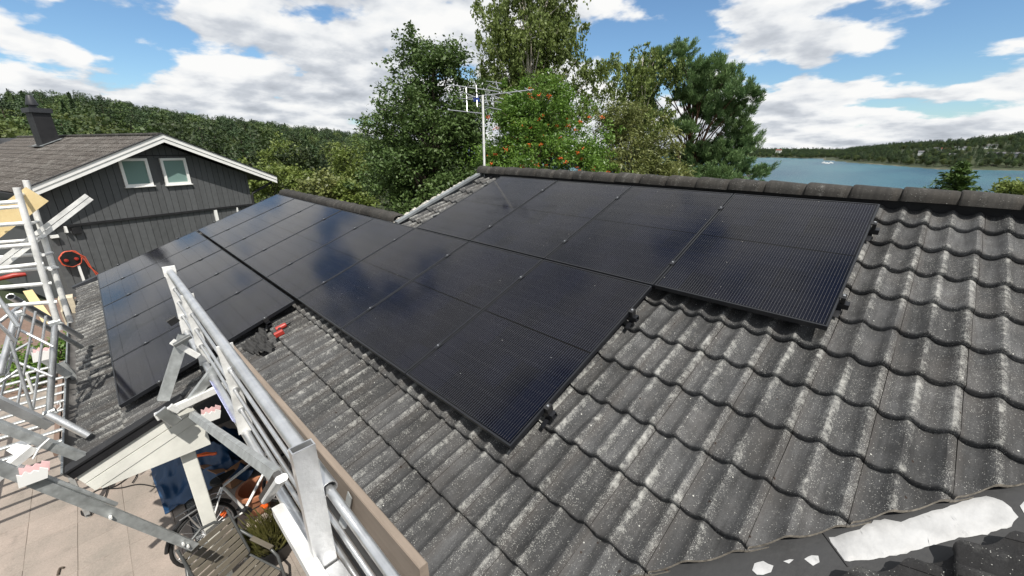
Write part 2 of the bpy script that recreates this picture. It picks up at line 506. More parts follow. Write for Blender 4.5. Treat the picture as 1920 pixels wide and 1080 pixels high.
def wood_mat(name, c0, c1, scale=(3, 40, 40), rough=0.75):
    m_, nt, b = new_mat(name)
    tc = N(nt, 'ShaderNodeTexCoord'); oi = N(nt, 'ShaderNodeObjectInfo')
    mp = N(nt, 'ShaderNodeMapping', ins={0: tc.outputs['Object'], 3: scale}).outputs[0]
    n1 = N(nt, 'ShaderNodeTexNoise', ins={'Vector': mp, 'Scale': 1.0, 'Detail': 6.0, 'Roughness': 0.65, 'Distortion': 0.6}).outputs[0]
    n2 = N(nt, 'ShaderNodeTexNoise', ins={'Vector': tc.outputs['Object'], 'Scale': 2.5, 'Detail': 3.0}).outputs[0]
    f = MATH(nt, 'ADD', MATH(nt, 'MULTIPLY', n1, 0.8), MATH(nt, 'MULTIPLY_ADD', n2, 0.7, -0.25), clamp=True)
    c = MIX(nt, f, c0, c1)
    nt.links.new(c, b.inputs['Base Color']); b.inputs['Roughness'].default_value = rough
    bp = N(nt, 'ShaderNodeBump', ins={'Strength': 0.4, 'Distance': 0.003, 'Height': n1}); nt.links.new(bp.outputs[0], b.inputs['Normal'])
    return m_


M = {}
M['tile'] = tile_mat('roof_tile_concrete', (0.054, 0.0545, 0.0555), 1.30)
M['tile_far'] = tile_mat('roof_tile_brown', (0.074, 0.067, 0.062), 0.4, 0.3)
M['ridge'] = tile_mat('ridge_tile_concrete', (0.032, 0.030, 0.027), 0.20, 0.3)
M['cut'] = plain('cut_concrete_edge', (0.24, 0.215, 0.18), 0.95, 0, 0.5, 25, 0.6, 60)
M['deck'] = plain('roof_underlay', (0.012, 0.012, 0.012), 0.9)
M['cells'] = panel_mat()
M['black_alu'] = plain('black_anodised', (0.012, 0.013, 0.016), 0.38, 0.0, 0.2, 9)
M['black_plastic'] = plain('black_plastic', (0.014, 0.014, 0.015), 0.5)
M['alu'] = plain('aluminium', (0.66, 0.67, 0.68), 0.38, 0.85, 0.16, 7, 0.08, 60)
M['alu_dull'] = plain('galvanised_steel', (0.46, 0.48, 0.48), 0.5, 0.6, 0.22, 14, 0.1, 80)
M['alu_white'] = plain('oxidised_aluminium', (0.80, 0.80, 0.78), 0.55, 0.3, 0.2, 8, 0.1, 50)
M['flash'] = plain('valley_sheet', (0.022, 0.023, 0.025), 0.62, 0.0, 0.3, 5, 0.15, 30)
M['zinc'] = plain('zinc_flashing', (0.26, 0.28, 0.29), 0.5, 0.4, 0.3, 6, 0.1)
M['dark_sheet'] = plain('dark_sheet_metal', (0.025, 0.027, 0.032), 0.55, 0.0, 0.3, 8)
M['sealant'] = plain('white_sealant', (0.40, 0.405, 0.41), 0.55, 0.0, 0.20, 7, 0.5, 14)
M['mortar'] = plain('weathered_mortar', (0.42, 0.40, 0.36), 0.95, 0.0, 0.5, 30, 0.8, 60)
M['white'] = plain('white_paint', (0.84, 0.84, 0.82), 0.5, 0.0, 0.06, 3)
M['white_old'] = plain('cream_paint', (0.78, 0.78, 0.72), 0.55, 0.0, 0.10, 4, 0.1, 30)
M['clad'] = plain('dark_grey_cladding', (0.088, 0.092, 0.096), 0.7, 0.0, 0.14, 8, 0.1, 30, objrand=0.10)
M['black_trim'] = plain('black_trim', (0.012, 0.012, 0.014), 0.6)
M['wood_old'] = wood_mat('weathered_plank', (0.15, 0.12, 0.095), (0.32, 0.26, 0.21))
M['wood_new'] = wood_mat('fresh_pine', (0.62, 0.46, 0.22), (0.80, 0.66, 0.38))
M['wood_deck'] = wood_mat('brown_deck_boards', (0.13, 0.085, 0.065), (0.26, 0.18, 0.14))
M['brick'] = plain('pale_brick', (0.55, 0.48, 0.36), 0.9, 0, 0.2, 12, 0.3)
M['red'] = plain('red_plastic', (0.36, 0.035, 0.025), 0.4, 0, 0.1)
M['orange'] = plain('orange_plastic', (0.80, 0.13, 0.02), 0.5, 0, 0.1)
M['orange_hose'] = plain('orange_hose', (0.62, 0.10, 0.05), 0.45, 0, 0.1)
M['pink'] = plain('faded_red_plate', (0.78, 0.52, 0.52), 0.55, 0, 0.15)
M['tarp'] = plain('blue_tarpaulin', (0.012, 0.048, 0.115), 0.4, 0, 0.15, 3, 0.15, 20)  # blue sheet, its colour darkened to hold the shade under the porch roof
M['gutter'] = plain('grey_gutter', (0.13, 0.125, 0.12), 0.6, 0.2, 0.4, 7, 0.3)
M['cardboard'] = plain('brown_cardboard', (0.36, 0.20, 0.11), 0.85, 0, 0.15)
M['terracotta'] = plain('terracotta', (0.40, 0.17, 0.09), 0.85, 0, 0.2)
M['chair_slat'] = plain('grey_brown_slat', (0.13, 0.115, 0.09), 0.6, 0, 0.15, objrand=0.1)
M['chair_tube'] = plain('grey_tube', (0.10, 0.105, 0.105), 0.4, 0.2, 0.1)
M['rubber'] = plain('black_rubber', (0.012, 0.012, 0.012), 0.7)
M['stone'] = plain('pale_stone', (0.42, 0.40, 0.36), 0.9, 0, 0.3, 10, 0.4, objrand=0.3)
M['bark'] = plain('grey_bark', (0.11, 0.085, 0.065), 0.95, 0, 0.45, 8, 0.6, 25)
M['bark_birch'] = plain('birch_bark', (0.52, 0.47, 0.40), 0.85, 0, 0.5, 5, 0.3, 20)
M['bark_pine'] = plain('pine_bark', (0.16, 0.085, 0.055), 0.95, 0, 0.4, 8, 0.6, 25)
M['joint'] = plain('paving_bed', (0.26, 0.225, 0.195), 0.95, 0, 0.3)
M['chimney'] = plain('black_chimney_cladding', (0.010, 0.010, 0.012), 0.6)
M['tile_shaded'] = tile_mat('shaded_tile', (0.020, 0.020, 0.021), 0.15, 0.2)  # cross wing tiles: same concrete, the shadow on them put into the colour
sm0, nt0, bs0 = new_mat('worn_paving')
ge0 = N(nt0, 'ShaderNodeNewGeometry').outputs['Position']; ob0 = N(nt0, 'ShaderNodeObjectInfo').outputs['Random']
na = N(nt0, 'ShaderNodeTexNoise', ins={'Vector': ge0, 'Scale': 1.3, 'Detail': 8.0, 'Roughness': 0.6}).outputs[0]
nb_ = N(nt0, 'ShaderNodeTexNoise', ins={'Vector': ge0, 'Scale': 60.0, 'Detail': 4.0}).outputs[0]
nc_ = N(nt0, 'ShaderNodeTexNoise', ins={'Vector': ge0, 'Scale': 4.5, 'Detail': 6.0, 'Roughness': 0.7}).outputs[0]
c0_ = MIX(nt0, RAMP(nt0, na, [(0.35, 0.0), (0.65, 1.0)]), (0.255, 0.225, 0.195), (0.365, 0.305, 0.265))
c0_ = MIX(nt0, RAMP(nt0, nc_, [(0.56, 0.0), (0.70, 0.55)]), c0_, (0.17, 0.15, 0.13))
k0_ = MATH(nt0, 'MULTIPLY', MATH(nt0, 'MULTIPLY_ADD', nb_, 0.5, 0.75), MATH(nt0, 'MULTIPLY_ADD', ob0, 0.10, 0.95))
c0_ = N(nt0, 'ShaderNodeVectorMath', operation='SCALE', ins={0: c0_, 3: k0_}).outputs[0]
nt0.links.new(c0_, bs0.inputs['Base Color']); bs0.inputs['Roughness'].default_value = 0.92
bp0 = N(nt0, 'ShaderNodeBump', ins={'Strength': 0.4, 'Distance': 0.006, 'Height': nb_}); nt0.links.new(bp0.outputs[0], bs0.inputs['Normal'])
M['slab'] = sm0
M['fabric_dark'] = plain('dark_cloth', (0.035, 0.035, 0.035), 0.9, 0, 0.3)

# ------------------------------------------------------------------ the house with the panels: roof frame numbers
GAUGE = 0.351; V0 = 1.70; TW = 0.30; UJ = 0.13      # tile course, course origin, tile width, joint phase
V_EAVE_L, V_EAVE_R = V0 - 6*GAUGE, V0 - 2*GAUGE
U_FAR, U_STEP, U_GABLE, U_END = -0.40, 6.02, 4.98, 12.6
V_RIDGE_L, V_RIDGE_H = 3.72, 5.55
NT = -0.185                                          # underside of the tiles below the panel plane
CP = 1.134 + 0.0124                                  # panel pitch along the ridge
ROWS = {'C': 0.0, 'B': 1.7626, 'A': 3.5028}
PW, PH = 1.134, 1.722


def valley_u(v):
    return 10.019 + (v - 1.673) / 1.17


house = thing('house', 'low house under grey concrete roof tiles carrying the solar panels', 'house', (6.0, 3.0, -2.7))
deck_b = MB()


def slab(b, pts, n0, n1):                            # roof polygon given in (u, v)
    b.prism([r2w(u, v, n0) for u, v in pts], r2w(0, 0, n1) - r2w(0, 0, n0))


slab(deck_b, [(U_FAR, V_EAVE_L+0.03), (U_STEP-0.02, V_EAVE_L+0.03), (U_STEP-0.02, V_EAVE_R+0.03), (valley_u(V_EAVE_R), V_EAVE_R+0.03), (valley_u(V_RIDGE_H), V_RIDGE_H), (U_GABLE, V_RIDGE_H), (U_GABLE, V_RIDGE_L), (U_FAR, V_RIDGE_L)], -0.30, -0.205)
# far slopes behind both ridges
RL, RH = r2w(0, V_RIDGE_L, -0.205), r2w(0, V_RIDGE_H, -0.205)
TP = math.tan(PITCH)
for x0, x1, y0, z0, run in ((U_FAR, U_GABLE, RL.y, RL.z, 3.9), (U_GABLE, U_END, RH.y, RH.z, 4.4)):
    deck_b.prism([(x0, y0, z0), (x0, y0+run, z0-run*TP), (x0, y0+run, z0-run*TP-0.1), (x0, y0, z0-0.1)], (x1-x0, 0, 0))
roof = deck_b.build('roof', M['deck'], house)
org = house.location


def tile_profile(x):                                 # height of the double-roll tile at x across it
    ph = (x - 0.12) / 0.15
    ph += 0.07*math.sin(2*math.pi*ph)                # the roll falls more steeply on its far side
    s = (1 + math.cos(2*math.pi*ph)) / 2
    return 0.042 * s**0.95


def tile_mesh(name, seed, nx=18):
    rng = random.Random(seed)
    L = 0.425; t = 0.040; ys = (0.0, -0.003, 0.003, 0.014, 0.19, L)
    vs = []; nr = len(ys); w = TW - 0.0025
    jit = [rng.uniform(-0.0022, 0.0022) for _ in range(nx+1)]
    for j, y in enumerate(ys):
        for i in range(nx+1):
            x = 0.00125 + w*i/nx
            z = tile_profile(x) + t*(1 - y/GAUGE)
            yy = y + (jit[i] if j < 3 else 0)
            if j == 0: z -= t*0.95
            if j == 1: z -= 0.014
            if j == 2: z -= 0.003
            vs.append((x, yy, z))
    fs = []
    for j in range(nr-1):
        for i in range(nx):
            a = j*(nx+1)+i
            fs.append((a, a+1, a+nx+2, a+nx+1))
    # side skirts
    for i in (0, nx):
        b0 = len(vs)
        for j in range(1, nr):
            x, y, z = vs[j*(nx+1)+i]; vs.append((x, y, z-0.02))
        for j in range(1, nr-1):
            p, q = j*(nx+1)+i, (j+1)*(nx+1)+i
            f = (p, q, b0+j, b0+j-1)
            fs.append(f if i == nx else f[::-1])
    me = bpy.data.meshes.new(name); me.from_pydata(vs, [], fs)
    me.materials.append(M['tile']); smooth(me, 50)
    return me


TM = [tile_mesh('tile', s) for s in range(4)]
RX = Matrix.Rotation(PITCH, 4, 'X')
TOORG = Matrix.Translation(-Vector(org))


def panel_cover(u, v):                               # is this tile wholly under the panels (and out of sight)?
    for row, c0, c1 in (('C', 0, 5), ('B', 0, 8), ('A', 5, 9)):
        pass
    def inside(u_, v_):
        if 0.0 <= v_ <= 1.722 and 0.0 <= u_ <= 5*CP: return True
        if 1.70 <= v_ <= 3.50 and 0.0 <= u_ <= 8*CP: return True
        if 3.48 <= v_ <= 5.22 and 5*CP <= u_ <= 9*CP: return True
        return False
    return all(inside(u + a, v + b) for a in (-0.22, 0.15, 0.34) for b in (-0.16, 0.18, 0.46))


rng = random.Random(5)
hidden = MB(); n_tiles = 0
HID_NX = 9


def clip_tile(me, mat, planes, lip=False):
    bm = bmesh.new(); bm.from_mesh(me)
    for co, no in planes:                            # keep the side the normal points away from
        lc = mat.inverted() @ co; ln = (mat.inverted().to_3x3() @ no).normalized()
        bmesh.ops.bisect_plane(bm, geom=bm.verts[:]+bm.edges[:]+bm.faces[:], plane_co=lc, plane_no=ln, clear_outer=True)
        if lip and bm.faces:                         # the sawn face of the tile
            ce = [e for e in bm.edges if e.is_boundary and all(abs((v.co-lc).dot(ln)) < 1e-4 for v in e.verts)]
            ex = bmesh.ops.extrude_edge_only(bm, edges=ce)['geom']
            for v in [g for g in ex if isinstance(g, bmesh.types.BMVert)]: v.co.z -= 0.020
            for f in [g for g in ex if isinstance(g, bmesh.types.BMFace)]: f.material_index = 1
    if not bm.faces:
        bm.free(); return None
    # thickness at the cut
    n2 = bpy.data.meshes.new('tile'); 
    ed = [e for e in bm.edges if e.is_boundary]
    bm.to_mesh(n2); bm.free()
    n2.materials.append(M['tile']); n2.materials.append(M['cut']); smooth(n2, 50)
    md = n2
    return md


def put_tile(u, v, mesh=None, clip=None, lip=False):
    global n_tiles
    mat = Matrix.Translation(r2w(u, v + rng.uniform(-0.004, 0.004), NT + rng.uniform(-0.003, 0.004))) @ RX @ Matrix.Rotation(rng.uniform(-0.0045, 0.0045), 4, 'Z')
    me = rng.choice(TM)
    if clip:
        me = clip_tile(me, mat, clip, lip)
        if me is None: return
    o = bpy.data.objects.new('tile', me); COL.objects.link(o); o.parent = roof
    o.matrix_world = mat
    o.matrix_parent_inverse = Matrix.Identity(4)
    o.matrix_local = TOORG @ mat
    n_tiles += 1


vdir = (r2w(valley_u(4.0), 4.0) - r2w(valley_u(2.0), 2.0)).normalized()
nrm = r2w(0, 0, 1)
vout = vdir.cross(nrm).normalized()                  # points out over the valley
vpt = r2w(valley_u(2.0), 2.0, 0)
if vout.x < 0: vout = -vout
for k in range(-6, 11):
    v = V0 + k*GAUGE
    j0 = int(math.floor((U_FAR - UJ)/TW)); j1 = int(math.ceil((U_END - UJ)/TW))
    for j in range(j0, j1):
        u = UJ + j*TW
        if u < U_FAR - 0.08: continue
        if k < -2 and u + 0.15 > U_STEP: continue
        if v > V_RIDGE_L - 0.08 and u < U_GABLE - 0.1: continue
        if u > valley_u(v + 0.43): continue
        clip = []
        if u + TW > valley_u(v) - 0.02: clip.append((vpt, vout))
        if k == 10: clip.append((r2w(0, V_RIDGE_H - 0.02, 0), r2w(0, 1, 0)))
        if k == 5 and u < U_GABLE - 0.1: clip.append((r2w(0, V_RIDGE_L - 0.02, 0), r2w(0, 1, 0)))
        if u < U_GABLE < u + TW - 0.02 and v > V_RIDGE_L - 0.08: clip.append((r2w(U_GABLE, 0, 0), Vector((-1, 0, 0))))
        if k < -2 and u < U_STEP < u + TW: clip.append((r2w(U_STEP, 0, 0), Vector((1, 0, 0))))
        if u > 11.75: continue
        if panel_cover(u, v):
            mat = Matrix.Translation(r2w(u, v, NT)) @ RX
            vs = []; fs = []
            for b_, y in ((0.027, 0.0), (0.0, 0.36)):
                for i in range(HID_NX+1):
                    x = TW*i/HID_NX
                    vs.append(mat @ Vector((x, y, tile_profile(x)+b_)))
            for i in range(HID_NX):
                fs.append((i, i+1, HID_NX+2+i, HID_NX+1+i))
            hidden.add(vs, fs)
        else:
            put_tile(u, v, clip=clip or None, lip=(u + TW > valley_u(v) - 0.02))
h = hidden.build('tiles_under_panels', M['tile'], roof, 50)
tag(h, kind='stuff')

# ridge tiles
def cap_mesh(L=0.352, r=0.125, h=0.105):
    vs = []; fs = []; n = 12
    st = [(0.0, 0.72, 0.0), (0.0, 0.98, 0.0), (0.012, 1.06, 0.0), (0.05, 1.06, 0.0), (0.10, 1.03, 0.0), (L*0.6, 0.99, 0), (L-0.03, 0.94, 0), (L-0.008, 0.88, 0), (L, 0.80, 0)]
    for x, k, _ in st:
        for i in range(n+1):
            t = math.pi*i/n
            c = math.cos(t); s_ = math.sin(t)
            vs.append((x, -math.copysign(abs(c)**0.8, c)*r*k*1.08, (s_**0.72)*h*k))
    for j in range(len(st)-1):
        for i in range(n):
            a = j*(n+1)+i
            fs.append((a, a+1, a+n+2, a+n+1))
    me = bpy.data.meshes.new('ridge_tile'); me.from_pydata(vs, [], fs)
    bm = bmesh.new(); bm.from_mesh(me); bmesh.ops.recalc_face_normals(bm, faces=bm.faces); bm.to_mesh(me); bm.free()
    me.materials.append(M['ridge']); smooth(me, 55)
    return me


CM = cap_mesh()
def ridge_line(u0, u1, v, step, n_off):
    base = r2w(0, v, n_off)
    u = u0
    while u < u1:
        o = bpy.data.objects.new('ridge_tile', CM); COL.objects.link(o); o.parent = roof
        # each tile's wide collar laps over the one before it, towards the near end
        mt = Matrix.Translation(Vector((u, base.y + rng.uniform(-0.004, 0.004), base.z + rng.uniform(-0.003, 0.004)))) @ Matrix.Rotation(rng.uniform(-0.012, 0.012), 4, 'Z') @ Matrix.Rotation(rng.uniform(0.0, 0.02), 4, 'Y')
        o.matrix_local = TOORG @ mt
        u += step
ridge_line(5.24 - 0.345, 12.2, V_RIDGE_H, 0.345, -0.105)
ridge_line(U_FAR + 0.12, U_GABLE - 0.15, V_RIDGE_L, 0.345, -0.125)
# black vent strip under the ridge tiles
vb = MB()
for u0, u1, v in ((U_GABLE+0.03, U_END, V_RIDGE_H), (U_FAR+0.05, U_GABLE-0.05, V_RIDGE_L)):
    slab(vb, [(u0, v-0.05), (u1, v-0.05), (u1, v+0.03), (u0, v+0.03)], -0.19, -0.092)
vb.build('ridge_strip', M['flash'], roof)

# zinc verge of the upper gable, with its mortar edge, and the dark verge of the far gable
vg = MB()
vg.bar(r2w(U_GABLE-0.03, V_RIDGE_L-0.10, -0.10), r2w(U_GABLE-0.03, V_RIDGE_H+0.02, -0.085), 0.085, 0.035, r2w(0, 0, 1))
vg.bar(r2w(U_GABLE-0.075, V_RIDGE_L-0.05, -0.17), r2w(U_GABLE-0.075, V_RIDGE_H+0.0, -0.155), 0.02, 0.17, r2w(0, 0, 1))
vg.build('verge_flashing', M['zinc'], roof)
mo = MB(); rr_ = random.Random(3)
for i in range(46):
    t = i/45; p = r2w(U_GABLE-0.095+rr_.uniform(-.012, .012), V_RIDGE_L + (V_RIDGE_H-V_RIDGE_L)*t, -0.095)
    a = rr_.uniform(0.018, 0.042)
    mo.lathe(p, [(0.001, a*0.8), (a*0.8, a*0.5), (a, 0), (a*0.7, -a), (0.001, -a)], 6, (rr_.uniform(-1, 1), rr_.uniform(-1, 1), 1))
for i in range(16):
    p = r2w(U_GABLE-0.16+rr_.uniform(-.08, .06), V_RIDGE_L - 0.02 + rr_.uniform(-0.10, 0.06), -0.12)
    a = rr_.uniform(0.025, 0.05)
    mo.lathe(p, [(0.001, a*0.8), (a*0.8, a*0.5), (a, 0), (a*0.7, -a), (0.001, -a)], 6, (rr_.uniform(-1, 1), rr_.uniform(-1, 1), 1))
mo.build('mortar_edge', M['mortar'], roof, 60)
fv = MB()
fv.bar(r2w(U_FAR+0.02, V_EAVE_L-0.04, -0.105), r2w(U_FAR+0.02, V_RIDGE_L+0.05, -0.105), 0.13, 0.03, r2w(0, 0, 1))
fv.bar(r2w(U_FAR+0.085, V_EAVE_L-0.02, -0.135), r2w(U_FAR+0.085, V_RIDGE_L, -0.135), 0.02, 0.05, r2w(0, 0, 1))
fv.bar(r2w(U_FAR-0.05, V_EAVE_L-0.04, -0.22), r2w(U_FAR-0.05, V_RIDGE_L, -0.22), 0.02, 0.24, r2w(0, 0, 1))
fv.build('far_verge', M['dark_sheet'], roof)

# near verge of the low wing: black cap, white barge boards, gable infill, post
e0, e1 = V_EAVE_L - 0.06, 0.42
nb = MB()
nb.bar(r2w(U_STEP+0.02, e0, -0.11), r2w(U_STEP+0.02, e1, -0.11), 0.11, 0.03, r2w(0, 0, 1))
nb.bar(r2w(U_STEP+0.068, e0, -0.15), r2w(U_STEP+0.068, e1, -0.15), 0.014, 0.07, r2w(0, 0, 1))
nb.build('verge_cap', M['black_trim'], roof)
for n0, hh in ((-0.235, 0.10), (-0.345, 0.10)):
    b_ = MB(); b_.bar(r2w(U_STEP+0.045, e0+0.01, n0), r2w(U_STEP+0.045, e1, n0), 0.022, hh, r2w(0, 0, 1))
    b_.build('barge_board', M['white_old'], roof)
b_ = MB()
gx = U_STEP + 0.03
p0 = r2w(gx, e0+0.05, -0.40); p1 = r2w(gx, e1, -0.40)
b_.prism([p0, p1, Vector((gx, p1.y, p0.z-0.02)), Vector((gx, p0.y, p0.z-0.02))], (0.02, 0, 0))
b_.build('barge_board', M['white_old'], roof)
b_ = MB(); b_.bar((5.93, 0.35, -2.7), (5.93, 0.35, -0.20), 0.12, 0.12, (0, 1, 0), 0.006)
b_.build('post', M['white_old'], house)
# gutter along the low eave
ge = r2w(0, V_EAVE_L, -0.2)
gb = MB(); seg = 10
gy, gz, gr_ = ge.y - 0.055, ge.z + 0.005, 0.072
pr = [(math.cos(math.pi + math.pi*i/seg)*gr_, math.sin(math.pi + math.pi*i/seg)*gr_) for i in range(seg+1)]
pr2 = [(a*0.93, b_2*0.93) for a, b_2 in pr[::-1]]
ring = pr + pr2
gb.prism([(U_FAR+0.35, gy+a, gz+b_2) for a, b_2 in ring], (U_STEP-0.05-(U_FAR+0.35), 0, 0))
gb.build('gutter', M['gutter'], house, 40)
gb = MB(); gb.tube([(U_FAR+0.35, gy-gr_, gz+0.004), (U_STEP-0.05, gy-gr_, gz+0.004)], 0.009, 8)
gb.build('gutter_bead', M['zinc'], house, 40)
# walls below the roof; dark colour stands in for the shade under the eave
wb = MB()
wb.box((U_FAR+0.35, 0.55, -2.9), (2.6, 6.4, -0.02))
wb.build('wall', M['clad'], house)
wb = MB(); wb.box((2.6, 3.0, -2.9), (U_STEP-0.5, 6.4, 0.6)); wb.build('wall', M['clad'], house)
wb = MB(); wb.box((U_STEP-0.5, 1.45, -2.9), (12.2, 9.2, 0.15)); wb.build('wall', M['clad'], house)
# eave board of the main part
wb = MB(); pe = r2w(0, V_EAVE_R, -0.25)
wb.bar((U_STEP+0.1, pe.y+0.04, pe.z-0.05), (valley_u(V_EAVE_R)+0.2, pe.y+0.04, pe.z-0.05), 0.022, 0.16, (0, 0, 1)); wb.build('eave_board', M['black_trim'], house)

# the cross wing and its valley: its slope rises towards +x from the valley line
VOFF = 0.25
def w_u(v): return valley_u(v) + VOFF
SV = 1.17*SA                                        # rise per metre of x on the cross slope
def cross_z(x):
    v = 1.673 + 1.17*(x - VOFF - 10.019)
    return v*SA - 0.20*CA + 0.0
def cross_pt(x, y, h=0.0):
    return Vector((x - h*math.sin(math.atan(SV)), y, cross_z(x) + h*math.cos(math.atan(SV))))
def valley_pt(v): return r2w(w_u(v), v, -0.20)
fl = MB()
A_, B_ = 0.4, 5.5
fl.prism([r2w(valley_u(A_)-0.12, A_, -0.2), r2w(valley_u(B_)-0.12, B_, -0.2), valley_pt(B_), valley_pt(A_)], r2w(0, 0, -0.006))
fl.build('valley_flashing', M['flash'], roof)
va, vb2 = valley_pt(A_), valley_pt(B_)
def cross_poly(pts, h0, h1, b):
    b.prism([cross_pt(x, y, h0) for x, y in pts], cross_pt(0, 0, h1) - cross_pt(0, 0, h0))
fl = MB()
cross_poly([(va.x, va.y), (vb2.x, vb2.y), (vb2.x+0.62, vb2.y), (va.x+0.62, va.y)], 0.0, -0.006, fl)
fl.build('valley_flashing', M['flash'], roof)
fl = MB()
cross_poly([(va.x+0.3, va.y), (vb2.x+0.3, vb2.y), (14.0, vb2.y), (14.0, -4.0), (va.x-2.0, -4.0), (va.x-2.0+0.3, va.y-1.85)], -0.02, -0.1, fl)
fl.build('cross_roof', M['deck'], house)
# its tiles, cut along the valley
RY = Matrix.Rotation(-math.atan(SV), 4, 'Y')
cdir = (vb2 - va).normalized(); cn = cross_pt(0, 0, 1) - cross_pt(0, 0, 0)
cout = cdir.cross(cn).normalized()
if cout.x > 0: cout = -cout
cpt = cross_pt(va.x + 0.03, va.y)
XM = []
for me in TM:
    m2 = me.copy(); m2.name = 'tile'; XM.append(m2)
gx0 = 10.0
for kx in range(-4, 9):
    for ky in range(0, 13):
        x = gx0 + kx*0.325; y = 0.42 + ky*TW
        mat = Matrix.Translation(cross_pt(x, y + TW, 0.022)) @ RY @ Matrix.Rotation(-math.pi/2, 4, 'Z')
        ccen = mat @ Vector((0.15, 0.2, 0))
        vy = va.y + (ccen.x - 0.03 - va.x)*(vb2.y-va.y)/(vb2.x-va.x)
        if ccen.y > vy + 0.55 or ccen.y < vy - 1.5 or ccen.x > 12.2: continue
        me = clip_tile(rng.choice(TM), mat, [(cpt, cout)])
        if me is None: continue
        me.materials[0] = M['tile_shaded']
        o = bpy.data.objects.new('tile', me); COL.objects.link(o); o.parent = roof
        o.matrix_local = TOORG @ mat
# seam where two valley sheets lap
sm_ = MB()
q0 = r2w(*at_roof(1541, 996, -0.197), -0.1975); q1 = r2w(*at_roof(1590, 1062, -0.197), -0.1975)
sm_.bar(q0, q1, 0.006, 0.004, nrm); sm_.build('sheet_seam', M['black_trim'], roof)

# white sealant: one long smear and a few dabs, lying on the valley sheet
def on_valley(px, py, h=0.004):
    u, v = at_roof(px, py, -0.2 + h)
    if u <= w_u(v):
        return r2w(u, v, -0.2 + h)
    d = ray(px, py)                                   # else on the cross slope side
    k = math.atan(SV)
    n = np.array([-math.sin(k), 0, math.cos(k)]); p0 = np.array(cross_pt(va.x, va.y, h))
    t = n @ (p0 - CW) / (n @ d)
    return Vector(CW + t*d)


def smear(name, pix, label, cat, group=None, seed=0, thick=0.007):
    r_ = random.Random(seed)
    P3 = [on_valley(*p) for p in pix]
    # subdivide the outline with a ragged edge
    out = []
    for i in range(len(P3)):
        a, b = P3[i], P3[(i+1) % len(P3)]
        k = max(1, int((b-a).length/0.02))
        for j in range(k):
            q = a.lerp(b, j/k)
            out.append(q + Vector((r_.uniform(-1, 1), r_.uniform(-1, 1), 0))*0.0032)
    bm = bmesh.new()
    cen = sum(out, Vector())/len(out)
    vs = [bm.verts.new(p) for p in out]
    f = bm.faces.new(vs)
    bmesh.ops.triangulate(bm, faces=[f])
    for _ in range(3):
        bmesh.ops.subdivide_edges(bm, edges=[e for e in bm.edges if e.calc_length() > 0.03], cuts=1)
        bmesh.ops.triangulate(bm, faces=bm.faces[:])
    for v in bm.verts:
        rim = any(e.is_boundary for e in v.link_edges)
        # follow the two planes of the valley
        zc = max((r2w(v.co.x, 0, 0).z*0 + (v.co.y*TP - 0.2/CA)), cross_z(v.co.x))
        v.co.z = zc + (0.002 if rim else thick + 0.0014*math.sin(v.co.x*31+v.co.y*13)*math.sin(v.co.y*27-v.co.x*9))
    bmesh.ops.recalc_face_normals(bm, faces=bm.faces)
    me = bpy.data.meshes.new(name)
    base = Vector((cen.x, cen.y, cen.z))
    bmesh.ops.translate(bm, verts=bm.verts, vec=-base)
    if sum(f.normal.z for f in bm.faces) < 0: bmesh.ops.reverse_faces(bm, faces=bm.faces[:])
    bm.to_mesh(me); bm.free(); me.materials.append(M['sealant']); smooth(me)
    o = link(name, me); o.location = base
    tag(o, label, cat, group)


smear('sealant_smear', [(1555, 1008), (1575, 1002), (1612, 990), (1640, 975), (1660, 972), (1690, 978), (1730, 962), (1775, 950), (1815, 936), (1850, 929), (1880, 938), (1897, 950), (1908, 968), (1896, 986), (1850, 1000), (1790, 1010), (1700, 1036), (1640, 1048), (1582, 1052)], 'long ragged white sealant smear in the roof valley', 'sealant', None, 1)
smear('sealant_dab', [(1413, 1056), (1430, 1051), (1450, 1060), (1446, 1071), (1430, 1078), (1418, 1076), (1411, 1068)], 'largest round white sealant dab on the dark valley sheet, bottom edge of the photo', 'sealant', 'sealant dabs', 2, 0.004)
smear('sealant_dab', [(1509, 1048), (1522, 1039), (1536, 1043), (1538, 1053), (1523, 1059)], 'small egg shaped white sealant dab left of the long smear', 'sealant', 'sealant dabs', 3, 0.004)
smear('sealant_dab', [(1470, 1051), (1482, 1047), (1490, 1049), (1478, 1056)], 'tiny white sealant fleck between the two larger dabs', 'sealant', 'sealant dabs', 4, 0.003)
smear('sealant_dab', [(1912, 948), (1919, 940), (1932, 942), (1935, 955), (1918, 960)], 'white sealant dab cut by the right edge of the photo', 'sealant', 'sealant dabs', 5, 0.004)
# leaf litter and a moss tuft caught in the valley
lit = MB(); r_ = random.Random(8)
pm = on_valley(1236, 1062, 0.01)
for i in range(26):
    d = Vector((r_.uniform(-1, 1), r_.uniform(-1, 1), r_.uniform(0.1, 1))).normalized()
    lit.tube([pm + d*0.004, pm + d*r_.uniform(0.02, 0.045)], [0.004, 0.001], 5)
o = lit.build('moss_tuft', plain('dry_moss', (0.13, 0.075, 0.045), 0.95), None, 60)
tag(o, 'small brown dry moss tuft where the tiles meet the valley', 'moss')

# ------------------------------------------------------------------ solar panels
def frame_mesh():
    b = MB(); W, H_, t, h_ = PW, PH, 0.011, 0.035
    for (x0, y0, x1, y1) in ((0, 0, W, t), (0, H_-t, W, H_), (0, t, t, H_-t), (W-t, t, W, H_-t)):
        b.box((x0, y0, -h_), (x1, y1, 0))
    return b.mesh('frame', M['black_alu'])


def lam_mesh():
    b = MB(); t = 0.011
    b.box((t, t, -0.008), (PW-t, PH-t, -0.0025))
    return b.mesh('cell_laminate', M['cells'])


